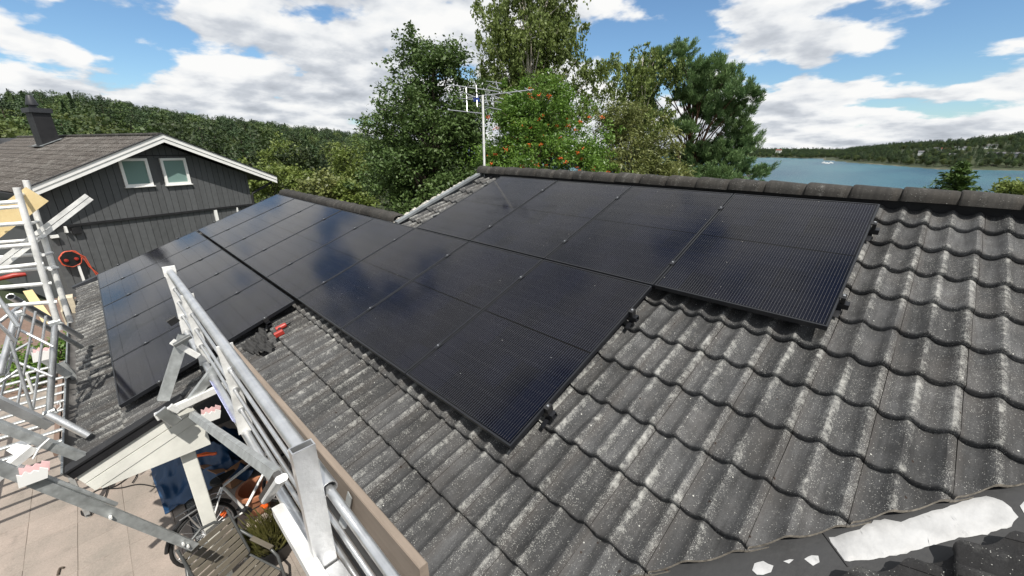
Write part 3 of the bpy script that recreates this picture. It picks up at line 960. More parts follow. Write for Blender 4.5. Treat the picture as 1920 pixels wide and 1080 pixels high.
FM, LM = frame_mesh(), lam_mesh()
pname = {'A': 'top row by the ridge', 'B': 'long middle row', 'C': 'lowest row by the eave'}
ordn = ['first', 'second', 'third', 'fourth', 'fifth', 'sixth', 'seventh', 'eighth']
for row, c0, c1 in (('A', 5, 9), ('B', 0, 8), ('C', 0, 5)):
    for c in range(c0, c1):
        n = c - c0
        lab = 'black solar panel, %s from the left gable end in the %s' % (ordn[n], pname[row])
        if row == 'A':
            lab = ['black solar panel at the left end of the top row, under the antenna', 'second black solar panel from the left in the top row', 'third black solar panel from the left in the top row', 'black solar panel at the far right, jutting beyond the rows below'][n]
        elif c == c1-1:
            lab = {'B': 'black solar panel at the right end of the long middle row', 'C': 'black solar panel at the near end of the lowest row, behind the guard rail'}[row]
        o = bpy.data.objects.new('solar_panel', None); COL.objects.link(o); o.empty_display_size = 0.1
        o.location = r2w(c*CP, ROWS[row], 0)
        o.rotation_euler = (PITCH + rng.uniform(-0.0012, 0.0012), rng.uniform(-0.0015, 0.0015), 0)
        tag(o, lab, 'solar panel', 'solar panels on the tiled roof')
        link('frame', FM, o); link('cell_laminate', LM, o)

# mounting rails with clamps and roof hooks
def rail(row, c0, c1, dv, label):
    v = ROWS[row] + dv
    base = r2w(c0*CP, v, -0.10)
    root = thing('mounting_rail', label, 'rail', base, 'mounting rails under the panels')
    b = MB(); ua, ub = c0*CP - 0.05, c1*CP - 0.012 + 0.055
    b.hollow(r2w(ua, v, -0.0665), r2w(ub, v, -0.0665), 0.046, 0.040, 0.004, r2w(0, 0, 1))
    b.build('rail_profile', M['black_alu'], root)
    for c in range(c0, c1+1):
        if c in (c0, c1):
            s = -1 if c == c0 else 1
            x = c*CP + (-0.016 if c == c0 else -0.0124 + 0.018)
            b = MB(); b.bar(r2w(x, v-0.025, -0.018), r2w(x, v+0.025, -0.018), 0.026, 0.044, r2w(0, 0, 1)); b.bar(r2w(x-s*0.009, v-0.025, 0.0035), r2w(x-s*0.009, v+0.025, 0.0035), 0.03, 0.004, r2w(0, 0, 1))
            b.build('end_clamp', M['black_plastic'], root)
            b = MB(); b.tube([r2w(x, v, 0.004), r2w(x, v, 0.014)], 0.0075, 8); b.build('bolt', M['alu'], root, 40)
        else:
            x = c*CP - 0.0062
            b = MB(); b.bar(r2w(x, v-0.03, 0.003), r2w(x, v+0.03, 0.003), 0.034, 0.005, r2w(0, 0, 1)); b.build('mid_clamp', M['black_alu'], root)
            b = MB(); b.tube([r2w(x, v, 0.005), r2w(x, v, 0.013)], 0.0065, 8); b.build('bolt', M['alu'], root, 40)
    # roof hook showing at the open end
    x = ub - 0.05
    b = MB()
    b.bar(r2w(x, v-0.005, -0.095), r2w(x, v-0.085, -0.115), 0.03, 0.006, r2w(0, 0, 1))
    b.bar(r2w(x, v-0.01, -0.13), r2w(x, v-0.01, -0.085), 0.03, 0.03, (1, 0, 0))
    b.build('roof_hook', M['black_alu'], root)


for row, c0, c1 in (('A', 5, 9), ('B', 0, 8), ('C', 0, 5)):
    for dv, wh in ((0.34, 'lower'), (1.38, 'upper')):
        rail(row, c0, c1, dv, 'black mounting rail, the %s one clamping the %s' % (wh, pname[row]))

# ------------------------------------------------------------------ neighbour's house (local x along its gable wall, y into the house)
NB_ROT = rad(107)
NBO = Vector((-9.42, 1.53, -2.7))
nbh = thing('neighbour_house', 'dark grey board clad house with white barge boards and brown tiled roof', 'house', NBO, None, NB_ROT)
ZO = 2.7                                            # local z of world zero
RIDGE_T, RIDGE_Z = 0.88, 2.66 + ZO
SL = 0.43                                           # rise per metre of the neighbour's roof
HALF = 3.95; GOV = 0.55; DEPTH = 17.0
WL, WR = -2.62, 3.80


def nlocal(b, name, mat, parent=None, sm=None):
    return b.local(name, mat, parent or nbh, sm)


def roof_z(t, off=0.0): return RIDGE_Z - abs(t - RIDGE_T)*SL - off


# structural wall behind the boards
core = MB()
core.prism([(WL+.02, 0.06, -0.3), (WR-.02, 0.06, -0.3), (WR-.02, 0.06, roof_z(WR, .33)), (RIDGE_T, 0.06, roof_z(RIDGE_T, .33)), (WL+.02, 0.06, roof_z(WL, .33))], (0, DEPTH-0.8, 0))
wallo = nlocal(core, 'wall', M['clad'])
wins = [(-0.385, 0.435, 0.88+ZO, 1.83+ZO), (0.815, 1.645, 0.86+ZO, 1.82+ZO)]
BAND = -0.16 + ZO
bw = 0.205; t = WL; i = 0
rb = random.Random(11)
while t < WR - 0.02:
    t1 = min(t + bw, WR)
    for (z0, zt, yf) in ((-0.2, BAND - 0.07, 0.035), (BAND + 0.0, None, 0.0)):
        za, zb = (zt, zt) if zt else (roof_z(t, .30), roof_z(t1, .30))
        cuts = [(z0, (za, zb))]
        a0, a1 = t + 0.007, t1 - 0.007
        segs = []
        if zt is None:
            hit = [w_ for w_ in wins if a1 > w_[0] + 0.02 and a0 < w_[1] - 0.02]
            if hit:
                w_ = hit[0]
                segs = [((a0, z0), (a1, z0), (a1, w_[2]), (a0, w_[2])), ((a0, w_[3]), (a1, w_[3]), (a1, zb), (a0, za))]
        if not segs:
            if t < RIDGE_T < t1 and zt is None:
                segs = [((a0, z0), (a1, z0), (a1, zb), (RIDGE_T, roof_z(RIDGE_T, .30)), (a0, za))]
            else:
                segs = [((a0, z0), (a1, z0), (a1, zb), (a0, za))]
        for s_ in segs:
            b = MB(); b.prism([(x, yf, z) for x, z in s_], (0, 0.03, 0))
            nlocal(b, 'board', M['clad'], wallo)
    t = t1
# flashing band between the storeys, vent slot strip, trims
b = MB(); b.box((WL, -0.035, BAND-0.075), (WR, 0.05, BAND)); nlocal(b, 'drip_band', M['black_trim'], wallo)
b = MB(); b.box((WL-0.03, -0.02, BAND), (WL+.05, 0.05, roof_z(WL, .30))); nlocal(b, 'corner_board', M['clad'], wallo)
b = MB(); b.box((WR-0.06, -0.02, -0.2), (WR+.03, 0.05, roof_z(WR, .30))); nlocal(b, 'corner_board', M['clad'], wallo)
b = MB(); b.box((-0.75, -0.02, 1.90+ZO), (1.95, 0.05, 1.935+ZO)); nlocal(b, 'drip_band', M['black_trim'], wallo)
b = MB(); b.box((2.22, -0.03, 0.2), (2.33, 0.03, BAND-0.09)); nlocal(b, 'white_trim_board', M['white'], wallo)
b = MB(); b.box((3.12, -0.03, 0.2), (3.17, 0.03, BAND-0.09)); nlocal(b, 'white_trim_board', M['white'], wallo)
# windows
glassm, nt_, bs_ = new_mat('window_glass')
bs_.inputs['Base Color'].default_value = (0.19, 0.29, 0.27, 1); bs_.inputs['Roughness'].default_value = 0.06; bs_.inputs['IOR'].default_value = 1.5
blind = plain('pale_green_blind', (0.30, 0.42, 0.39), 0.7, 0, 0.08, 3)
M['glass'] = glassm
for n_, (x0, x1, z0, z1) in enumerate(wins):
    b = MB(); k = 0.085
    b.box((x0, -0.045, z0), (x1, 0.03, z0+k)); b.box((x0, -0.045, z1-k), (x1, 0.03, z1)); b.box((x0, -0.045, z0+k), (x0+k, 0.03, z1-k)); b.box((x1-k, -0.045, z0+k), (x1, 0.03, z1-k))
    w = nlocal(b, 'window', M['white'])
    b = MB(); b.box((x0+k, 0.0, z0+k), (x1-k, 0.012, z1-k)); b.local('pane', M['glass'], w)
    b = MB(); b.box((x0-0.03, -0.09, z0-0.03), (x1+0.03, 0.0, z0-0.002)); b.local('sill', M['white'], w)
    b = MB(); b.box((x0+k, 0.03, z0+k), (x1-k, 0.035, z1-k)); b.local('blind', blind, w)
# roof slabs, barge boards
rs = MB()
for sg in (-1, 1):
    pts = [(RIDGE_T, RIDGE_Z-0.06), (RIDGE_T+sg*HALF, RIDGE_Z-0.06-HALF*SL), (RIDGE_T+sg*HALF, RIDGE_Z-0.20-HALF*SL), (RIDGE_T, RIDGE_Z-0.20)]
    rs.prism([(x, -GOV+0.04, z) for x, z in pts], (0, DEPTH, 0))
nroof = nlocal(rs, 'roof', M['black_trim'])
for sg in (-1, 1):
    for off0, off1, yy in ((0.0, 0.145, -GOV), (0.155, 0.285, -GOV+0.02)):
        b = MB()
        b.prism([(RIDGE_T, yy, RIDGE_Z-off0), (RIDGE_T+sg*HALF, yy, RIDGE_Z-off0-HALF*SL), (RIDGE_T+sg*HALF, yy, RIDGE_Z-off1-HALF*SL), (RIDGE_T, yy, RIDGE_Z-off1)], (0, 0.03, 0))
        b.local('barge_board', M['white'], nroof)
    b = MB()
    b.bar((RIDGE_T, -GOV+0.02, RIDGE_Z+0.015), (RIDGE_T+sg*(HALF+.02), -GOV+0.02, RIDGE_Z+0.015-(HALF+.02)*SL), 0.10, 0.022, (0, 0, 1))
    b.local('verge_cap', M['black_trim'], nroof)
# tiles of the slope that faces left in view
ANG = math.atan(SL)
def ntile_mesh():
    b = MB(); nx = 9; vs = []; fs = []
    for j, (y, dz) in enumerate(((0, -.022), (0, 0.0), (0.40, -0.027))):
        for i in range(nx+1):
            x = 0.003 + 0.294*i/nx
            vs.append((x, y, tile_profile(x) + 0.027 + dz))
    for j in range(2):
        for i in range(nx):
            a = j*(nx+1)+i; fs.append((a, a+1, a+nx+2, a+nx+1))
    me = bpy.data.meshes.new('tile'); me.from_pydata(vs, [], fs); me.materials.append(M['tile_far']); smooth(me, 50)
    return me
NTM = ntile_mesh(); nn = 0; beyond = MB()
slope_len = HALF/math.cos(ANG)
for k in range(12):
    for j in range(46):
        yv = -GOV + 0.10 + j*0.30
        sl_ = 0.10 + 0.345*k                        # distance below the ridge of the tile head
        low = sl_ + 0.36
        if low > slope_len + 0.05: continue
        tt = RIDGE_T - low*math.cos(ANG); zz = RIDGE_Z - 0.055 - low*math.sin(ANG)
        # local x of the tile runs into the house, local y up the slope
        ex = Vector((0, -1, 0)); ey = Vector((math.cos(ANG), 0, math.sin(ANG))); ez = ex.cross(ey)
        mt = Matrix(((ex.x, ey.x, ez.x, tt), (ex.y, ey.y, ez.y, yv+0.30), (ex.z, ey.z, ez.z, zz), (0, 0, 0, 1)))
        if j >= 27:
            beyond.add([mt @ v.co for v in NTM.vertices], [tuple(p.vertices) for p in NTM.polygons]); continue
        o = bpy.data.objects.new('tile', NTM); COL.objects.link(o); o.parent = nroof
        o.matrix_local = mt
        nn += 1
tag(beyond.local('tiles_beyond', M['tile_far'], nroof, 50), kind='stuff')
for j in range(38):
    o = bpy.data.objects.new('ridge_tile', CM); COL.objects.link(o); o.parent = nroof
    o.matrix_local = Matrix.Translation((RIDGE_T, -GOV+0.05+j*0.37+0.37, RIDGE_Z-0.045)) @ Matrix.Rotation(-math.pi/2, 4, 'Z') @ Matrix.Scale(0.75, 4, (0, 0, 1))
# gutter and downpipe at the right corner
b = MB()
ex_, ez_ = RIDGE_T+HALF-0.45, RIDGE_Z-HALF*SL-0.26
b.tube([(RIDGE_T+HALF-0.12, -0.30, ez_+0.0), (RIDGE_T+HALF-0.30, -0.25, ez_-0.08), (WR+0.10, -0.06, ez_-0.42), (WR+0.06, -0.06, ez_-0.55), (WR+0.06, -0.06, 0.2)], 0.05, 10)
nlocal(b, 'downpipe', M['black_trim'], None, 40)
b = MB(); b.tube([(RIDGE_T+HALF+0.02, -GOV+.05, ez_+0.10), (RIDGE_T+HALF+0.02, DEPTH-1.0, ez_+0.10)], 0.06, 10); nlocal(b, 'gutter', M['black_trim'], None, 40)
# chimneys
def chimney(tc_, yc, wx, wy, top, cowl):
    b = MB(); z0 = roof_z(tc_) - 0.6; zt = RIDGE_Z + top
    b.box((tc_-wx/2, yc-wy/2, z0), (tc_+wx/2, yc+wy/2, zt))
    c = nlocal(b, 'chimney', M['chimney'])
    b = MB(); b.box((tc_-wx/2-0.07, yc-wy/2-0.07, zt-0.02), (tc_+wx/2+0.07, yc+wy/2+0.07, zt+0.16)); b.local('chimney_cap', M['dark_sheet'], c)
    if cowl:
        b = MB(); b.lathe((tc_-0.08, yc, zt+0.16), [(0.12, 0), (0.12, 0.10), (0.19, 0.12), (0.19, 0.14), (0.10, 0.46), (0.07, 0.50), (0.001, 0.51)], 14); b.local('cowl', M['dark_sheet'], c, 40)
    b = MB()
    s_ = -SL if tc_ > RIDGE_T else SL
    for sx in (-1, 1):
        b.bar((tc_-wx/2-0.12, yc+sx*(wy/2+0.08), roof_z(tc_-wx/2-0.12)+0.05), (tc_+wx/2+.05, yc+sx*(wy/2+0.08), roof_z(tc_+wx/2+.05)+0.05), 0.16, 0.02)
    b.bar((tc_-wx/2-0.12, yc-wy/2-0.16, roof_z(tc_-wx/2-.12)+0.05), (tc_-wx/2-0.12, yc+wy/2+0.16, roof_z(tc_-wx/2-.12)+0.05), 0.2, 0.02)
    b.local('chimney_flashing', M['zinc'], c)
chimney(0.12, 7.4, 0.55, 0.72, 0.88, True)
chimney(0.10, 15.6, 0.6, 0.8, 0.30, False)
b = MB(); yy = 9.0; tz = 0.5
b.bar((tz, yy, roof_z(tz)), (tz, yy, roof_z(tz)+0.32), 0.06, 0.06); b.bar((tz-0.1, yy-.3, roof_z(tz)+0.06), (tz-.1, yy+.5, roof_z(tz)+0.06), 0.2, 0.03); nlocal(b, 'roof_step', M['dark_sheet'])
# wall fittings near the scaffold corner
def fit(px, py, w, h_, d, name, mat):
    rot = Matrix.Rotation(-NB_ROT, 4, 'Z')
    # sight line meets the wall plane local y = 0
    r_ = rot @ Vector(ray(px, py)); c_ = rot @ (Vector(CW) - NBO)
    t_ = (0 - c_.y)/r_.y; p = c_ + r_*t_
    b = MB(); b.box((p.x-w/2, -d, p.z-h_/2), (p.x+w/2, 0.04, p.z+h_/2)); nlocal(b, name, mat); return p
fit(86, 427, 0.16, 0.10, 0.14, 'wall_lamp', M['white']); fit(101, 443, 0.17, 0.09, 0.10, 'outlet_box', M['white'])
fit(122, 430, 0.05, 0.20, 0.12, 'wall_hook', M['white']); fit(143, 432, 0.22, 0.20, 0.08, 'vent_hood', M['black_trim'])
# hose reel hanging on the wall
rot = Matrix.Rotation(-NB_ROT, 4, 'Z')
r_ = rot @ Vector(ray(131, 485)); c_ = rot @ (Vector(CW) - NBO); t_ = (-0.1 - c_.y)/r_.y; hp = c_ + r_*t_
hw = Matrix.Rotation(NB_ROT, 4, 'Z') @ hp + NBO
reel = thing('hose_reel', 'orange hose coiled on a round reel on a white post by the grey wall', 'hose reel', (hw.x, hw.y, -2.7), None, NB_ROT)
zc = hw.z + 2.7
b = MB(); b.lathe((0, -0.02, zc), [(0.001, 0.03), (0.23, 0.03), (0.23, -0.06), (0.001, -0.06)], 20, (0, 1, 0)); b.local('drum', M['black_plastic'], reel, 40)
b = MB()
pts = []
for i in range(130):
    a = 2*math.pi*i/26; r0 = 0.255 + 0.012*math.sin(i*1.7)
    pts.append((math.cos(a)*r0 + 0.004*i/26, -0.05 - 0.012*math.cos(i*0.9), zc + math.sin(a)*r0))
b.tube(pts, 0.016, 6)
b.tube([(0.20, -0.06, zc+0.15), (0.30, -0.07, zc-0.05), (0.36, -0.07, zc-0.35), (0.50, -0.08, zc-0.62), (0.52, -0.08, zc-0.9)], 0.016, 6)
b.tube([(0.10, -0.06, zc+0.22), (0.33, -0.09, zc), (0.40, -0.07, zc-0.4), (0.46, -0.08, zc-0.66), (0.48, -0.08, zc-0.9)], 0.016, 6)
b.local('hose', M['orange_hose'], reel, 60)
b = MB(); b.box((0.10, -0.05, 0), (0.16, 0.0, zc-0.2)); b.local('post', M['white'], reel)
for sx in (-.12, .12):
    b = MB(); b.lathe((sx, -0.1, zc-0.02), [(0.001, .03), (0.05, .02), (0.05, -.03), (0.001, -.04)], 10, (0, 1, 0)); b.local('reel_handle', M['red'], reel, 40)

# ------------------------------------------------------------------ terrain, lake, far shores
WATER = -22.0


def sstep(a, b, x):
    t = np.clip((x-a)/(b-a), 0, 1); return t*t*(3-2*t)


def vnoise(x, y, seed=0):
    r = np.zeros_like(x)
    rs_ = np.random.RandomState(seed)
    for k in range(7):
        a = rs_.uniform(0, 2*np.pi); f_ = rs_.uniform(0.6, 1.6); p = rs_.uniform(0, 6.28)
        r += np.sin((x*np.cos(a) + y*np.sin(a))*f_ + p)
    return r/7


SKY_AZ = np.array([84.8, 88.5, 92., 96.2, 100., 104.8, 108])
# skyline of the wooded hill to the left: azimuth -> elevation in degrees
HILL_AZ = np.array([125., 140., 152.9, 157.2, 163.8, 167.8, 171.8, 175.8, 178.5, 183.3, 190., 200., 215., 235.])
HILL_EL = np.array([-1.5, 0.2, 1.50, 2.05, 2.70, 3.08, 3.42, 4.1, 4.65, 4.45, 4.5, 4.6, 3.5, 1.0])
SHORE_AZ = np.array([60., 78., 84., 89.2, 95.7, 98.0])
SHORE_R = np.array([850., 830., 800., 745., 960., 1130.])


def terrain(x, y):
    dx, dy = x - CW[0], y - CW[1]
    r = np.hypot(dx, dy); az = np.degrees(np.arctan2(dy, dx)) % 360
    # near ground: level yard, falling away from the house
    near = -2.72 - 0.0*r
    fall = -2.72 - 5.5*sstep(14, 60, r)
    # left hill
    el = np.interp(az, HILL_AZ, HILL_EL, left=-2, right=0.5)
    rc = 330.0 + 40*np.sin(np.radians(az)*9)
    crest = 2.27 + np.tan(np.radians(el))*rc - 13.0
    up = np.clip((r-60)/(rc-60), 0, 1)
    hill = fall + (crest - fall)*(up**1.15) + 2.2*vnoise(x/28, y/28, 2)*sstep(60, 120, r)
    hill = np.where(r > rc, crest - (r-rc)*0.05, hill)
    hill = np.maximum(hill, WATER-3 + 0*r)
    # towards the lake
    lk = -2.72 - 3.0*sstep(10, 24, r) - 17.5*sstep(20, 150, r)
    lk = np.where(r > 150, -24.0, lk)
    # far land beyond the lake
    rs_ = np.interp(az, SHORE_AZ, SHORE_R)
    pen_el = np.interp(az, np.array([70, 80, 84.8, 88.5, 92., 96.2, 98.2, 99.5]), np.array([1.2, 1.45, 1.35, 0.80, 0.55, 0.05, -0.75, -1.5]))
    pen_c = rs_*1.38
    pen = WATER - 1 + (2.27 + np.tan(np.radians(pen_el))*pen_c - 11 - WATER + 1)*sstep(0, 1, (r-rs_+4)/(pen_c-rs_))
    pen = np.where((r > rs_-6) & (az < 98.6), np.maximum(pen, np.where(r > rs_, WATER+0.8, WATER-2)), -24)
    far_r = 1330.0 + 30*np.sin(az*1.3)
    far = np.where(r > far_r, WATER + 1.0 + 12*sstep(0, 420, r-far_r) + 4*vnoise(x/160, y/160, 5)*sstep(0, 300, r-far_r), -24)
    lake_side = np.maximum(np.maximum(lk, pen), far)
    w = sstep(118, 134, az)*(1 - sstep(238, 262, az))
    behind = -2.72 - 2.0*sstep(30, 90, r) + 0*r
    wl = sstep(40, 62, az)*(1-sstep(118, 134, az))
    z = hill*w + (1-w)*(lake_side*wl/np.maximum(wl + 1e-6, 1e-6)*1.0 if False else 0)
    z = hill*w + lake_side*wl + behind*(1-w-wl)
    return z


def grid_terrain():
    rr_ = np.concatenate([[0.0], np.geomspace(2.5, 700, 120), np.linspace(708, 1800, 130), np.geomspace(1850, 9000, 14)])
    aa = np.concatenate([np.arange(0, 60, 5.0), np.arange(60, 240, 1.0), np.arange(240, 360, 5.0)])
    A, R = np.meshgrid(np.radians(aa), rr_)
    X = CW[0] + R*np.cos(A); Y = CW[1] + R*np.sin(A)
    Z = terrain(X, Y)
    n, m_ = R.shape
    vs = np.stack([X, Y, Z], -1).reshape(-1, 3)
    fs = []
    for i in range(n-1):
        for j in range(m_):
            j2 = (j+1) % m_
            fs.append((i*m_+j, (i+1)*m_+j, (i+1)*m_+j2, i*m_+j2))
    me = bpy.data.meshes.new('terrain'); me.from_pydata(vs.tolist(), [], fs)
    smooth(me)
    return me


gm, nt_, bs_ = new_mat('meadow_ground')
geo_ = N(nt_, 'ShaderNodeNewGeometry')
sp_ = N(nt_, 'ShaderNodeSeparateXYZ', ins={0: geo_.outputs['Position']})
n1 = N(nt_, 'ShaderNodeTexNoise', ins={'Vector': geo_.outputs['Position'], 'Scale': 0.05, 'Detail': 8.0}).outputs[0]
gc = MIX(nt_, n1, (0.018, 0.032, 0.011), (0.045, 0.055, 0.020))
shore = N(nt_, 'ShaderNodeMapRange', ins={0: MATH(nt_, 'ADD', sp_.outputs[2], MATH(nt_, 'MULTIPLY', n1, 4.0)), 1: WATER+1.7, 2: WATER+2.5, 3: 0.75, 4: 0.0}).outputs[0]
gc = MIX(nt_, shore, gc, (0.20, 0.155, 0.12))
nt_.links.new(gc, bs_.inputs['Base Color']); bs_.inputs['Roughness'].default_value = 0.95
te = grid_terrain(); te.materials.append(gm)
tag(link('terrain', te), kind='structure')

wm, nt_, bs_ = new_mat('lake_water')
geo_ = N(nt_, 'ShaderNodeNewGeometry')
mp_ = N(nt_, 'ShaderNodeMapping', ins={0: geo_.outputs['Position'], 2: (0, 0, rad(20)), 3: (0.012, 0.004, 1)}).outputs[0]
n1 = N(nt_, 'ShaderNodeTexNoise', ins={'Vector': mp_, 'Scale': 1.0, 'Detail': 5.0}).outputs[0]
wc = MIX(nt_, RAMP(nt_, n1, [(0.38, 0.0), (0.62, 1.0)]), (0.010, 0.062, 0.100), (0.026, 0.108, 0.138))
nt_.links.new(wc, bs_.inputs['Base Color'])
bs_.inputs['Roughness'].default_value = 0.28; bs_.inputs['IOR'].default_value = 1.33; bs_.inputs['Specular IOR Level'].default_value = 0.16
n2 = N(nt_, 'ShaderNodeTexNoise', ins={'Vector': geo_.outputs['Position'], 'Scale': 0.55, 'Detail': 6.0, 'Roughness': 0.65}).outputs[0]
bp_ = N(nt_, 'ShaderNodeBump', ins={'Strength': 1.0, 'Distance': 0.8, 'Height': n2}); nt_.links.new(bp_.outputs[0], bs_.inputs['Normal'])
b = MB(); b.add([(-4000, 60, WATER), (5000, 60, WATER), (5000, 8000, WATER), (-4000, 8000, WATER)], [(0, 1, 2, 3)])
tag(b.build('lake', wm), kind='structure')


# ------------------------------------------------------------------ foliage builders
def leaf_cards(cent, size, rs_, up=0.35, aspect=0.55, fold=0.25, axis=None):
    """one bent leaf (two triangles) per centre"""
    n = len(cent)
    d = rs_.normal(size=(n, 3)); d[:, 2] *= 0.7
    if axis is not None: d = d*0.45 + axis
    d /= np.linalg.norm(d, axis=1)[:, None] + 1e-9
    nv = rs_.normal(size=(n, 3)); nv[:, 2] = np.abs(nv[:, 2]) + up
    s = np.cross(d, nv); s /= np.linalg.norm(s, axis=1)[:, None] + 1e-9
    nn_ = np.cross(s, d)
    L = size*rs_.uniform(0.65, 1.3, n)[:, None]
    a = cent - d*L*0.5; c = cent + d*L*0.5
    bL = cent + s*L*aspect*0.5 + nn_*L*fold*0.3; bR = cent - s*L*aspect*0.5 + nn_*L*fold*0.3
    return np.stack([a, bL, c, bR], 1).reshape(-1, 3)


def quads_mesh(name, V, mat):
    n = len(V)//4
    me = bpy.data.meshes.new(name)
    me.vertices.add(4*n); me.vertices.foreach_set('co', V.astype(np.float32).ravel())
    me.loops.add(4*n); me.loops.foreach_set('vertex_index', np.arange(4*n, dtype=np.int32))
    me.polygons.add(n); me.polygons.foreach_set('loop_start', np.arange(0, 4*n, 4, dtype=np.int32)); me.polygons.foreach_set('loop_total', np.full(n, 4, np.int32))
    me.update(calc_edges=True); me.materials.append(mat)
    return me


def blob_points(blobs, n, rs_, shell=0.55):
    """points in a union of ellipsoids, denser towards the surface"""
    vol = np.array([b_[3]*b_[4]*b_[5] for b_ in blobs]); pk = rs_.choice(len(blobs), n, p=vol/vol.sum())
    d = rs_.normal(size=(n, 3)); d /= np.linalg.norm(d, axis=1)[:, None]
    r = rs_.uniform(0, 1, n)**(1/3.0); r = np.where(rs_.uniform(size=n) < shell, 0.80 + 0.22*rs_.uniform(size=n), r)
    B = np.array(blobs)[pk]
    return B[:, :3] + d*r[:, None]*B[:, 3:6], d


LM_ = {}
LM_['oak'] = leaf_mat('oak_leaves', (0.044, 0.085, 0.022), (0.125, 0.190, 0.055), 0.25, 0.52)
LM_['birch'] = leaf_mat('birch_leaves', (0.078, 0.118, 0.026), (0.225, 0.285, 0.078), 0.34, 0.52)
LM_['rowan'] = leaf_mat('rowan_leaves', (0.060, 0.140, 0.022), (0.185, 0.300, 0.050), 0.32, 0.42)
LM_['willow'] = leaf_mat('willow_leaves', (0.095, 0.125, 0.036), (0.260, 0.280, 0.095), 0.32, 0.42)
LM_['pine'] = leaf_mat('pine_needles', (0.056, 0.125, 0.050), (0.220, 0.320, 0.120), 0.22, 0.5)
LM_['wood'] = leaf_mat('mixed_leaves', (0.049, 0.090, 0.023), (0.131, 0.174, 0.043), 0.25, 0.55)
LM_['spruce'] = leaf_mat('spruce_needles', (0.024, 0.052, 0.022), (0.066, 0.105, 0.038), 0.12, 0.6, inst=0.35)
LM_['light'] = leaf_mat('light_leaves', (0.087, 0.131, 0.026), (0.217, 0.268, 0.065), 0.3, 0.5)
LM_['wood'] = leaf_mat('mixed_leaves', (0.032, 0.060, 0.018), (0.085, 0.125, 0.036), 0.22, 0.55, inst=0.48)
LM_['pale'] = leaf_mat('pale_forest_leaves', (0.060, 0.092, 0.022), (0.125, 0.155, 0.042), 0.25, 0.55, inst=0.3)
LM_['young'] = leaf_mat('young_spruce', (0.030, 0.070, 0.018), (0.095, 0.150, 0.034), 0.2, 0.5)
M['berry'] = plain('rowan_berries', (0.66, 0.12, 0.015), 0.45, 0, 0.3, 20)


def limb_set(base, top, tips, rs_, r0, bend=0.12):
    """trunk from base to top and a limb from the trunk to every tip"""
    b = MB(); base = np.array(base, float); top = np.array(top, float)
    n = 9; pts = []
    wob = rs_.normal(size=(2,))*bend
    for i in range(n):
        t = i/(n-1); p = base*(1-t) + top*t
        p[:2] += wob*math.sin(t*math.pi)*np.linalg.norm(top-base)*0.15
        pts.append(p)
    rads = [r0*(1-0.88*(i/(n-1)))*(1.25 if i == 0 else 1) for i in range(n)]
    b.tube([Vector(p) for p in pts], rads, 9, False)
    H_ = top[2]-base[2]
    for tip in tips:
        tz = np.clip((tip[2]-base[2])/H_ - rs_.uniform(0.12, 0.30), 0.15, 0.92)
        i = tz*(n-1); i0 = int(i); s = pts[i0] + (pts[min(i0+1, n-1)]-pts[i0])*(i-i0)
        rl = max(0.012, r0*(1-0.88*tz)*0.42)
        md = s*0.45 + np.array(tip)*0.55 + np.array([0, 0, np.linalg.norm(np.array(tip)-s)*0.10]) + rs_.normal(size=3)*0.06
        b.tube([Vector(s), Vector(md), Vector(tip)], [rl, rl*0.6, rl*0.2], 6, False)
    return b


def broadleaf(name, base, top, blobs, ncl, per, csize, leaf, mat, bark, r0, label, cat, group, seed, droop=0.0, shell=0.6, ntips=40, aspect=0.55, kind=None, bend=0.12):
    rs_ = np.random.RandomState(seed)
    root = thing(name, label, cat, base, group)
    B = [tuple(x) for x in blobs]
    par, _d = blob_points(B, max(8, ncl//6), rs_, shell)
    pk_ = rs_.randint(0, len(par), ncl)
    cl = par[pk_] + rs_.normal(size=(ncl, 3))*csize*1.35*np.array([1, 1, .8]); dr = _d[pk_]
    k = rs_.poisson(per, ncl)
    cen = np.repeat(cl, k, 0); dd = np.repeat(dr, k, 0)
    off = rs_.normal(size=cen.shape)*csize*0.72*rs_.uniform(0.5, 1.3, ncl).repeat(k)[:, None]
    off[:, 2] *= 0.75
    if droop:
        off[:, 2] = -np.abs(off[:, 2])*droop; off[:, :2] *= 0.45
    P = cen + off
    ax = np.tile(np.array([[0, 0, -1.0]]), (len(P), 1)) if droop else None
    V = leaf_cards(P, leaf, rs_, 0.4, aspect, 0.3, ax) - np.array(base)
    link('crown', quads_mesh('crown', V, mat), root)
    tips = cl[rs_.choice(ncl, min(ntips, ncl), False)]
    limb_set(base, top, tips, rs_, r0, bend).build('trunk', bark, root, 60)
    return root, cl


# ------------------------------------------------------------------ trees behind the ridge
def P_at(px, py, D):                                 # point on the sight line at horizontal distance D
    d = ray(px, py); return CW + d*(D/np.hypot(d[0], d[1]))


def blob_px(px, py, D, rx, ry, rz=None):             # ellipsoid whose outline is given in photo pixels
    c = P_at(px, py, D); s = np.linalg.norm(c-CW)/FPX * 0.93
    return (c[0], c[1], c[2], rx*s, (rz or rx)*s, ry*s)


def ground(p, dz=0.0):
    return (float(p[0]), float(p[1]), float(terrain(np.array([p[0]]), np.array([p[1]]))[0]) + dz)


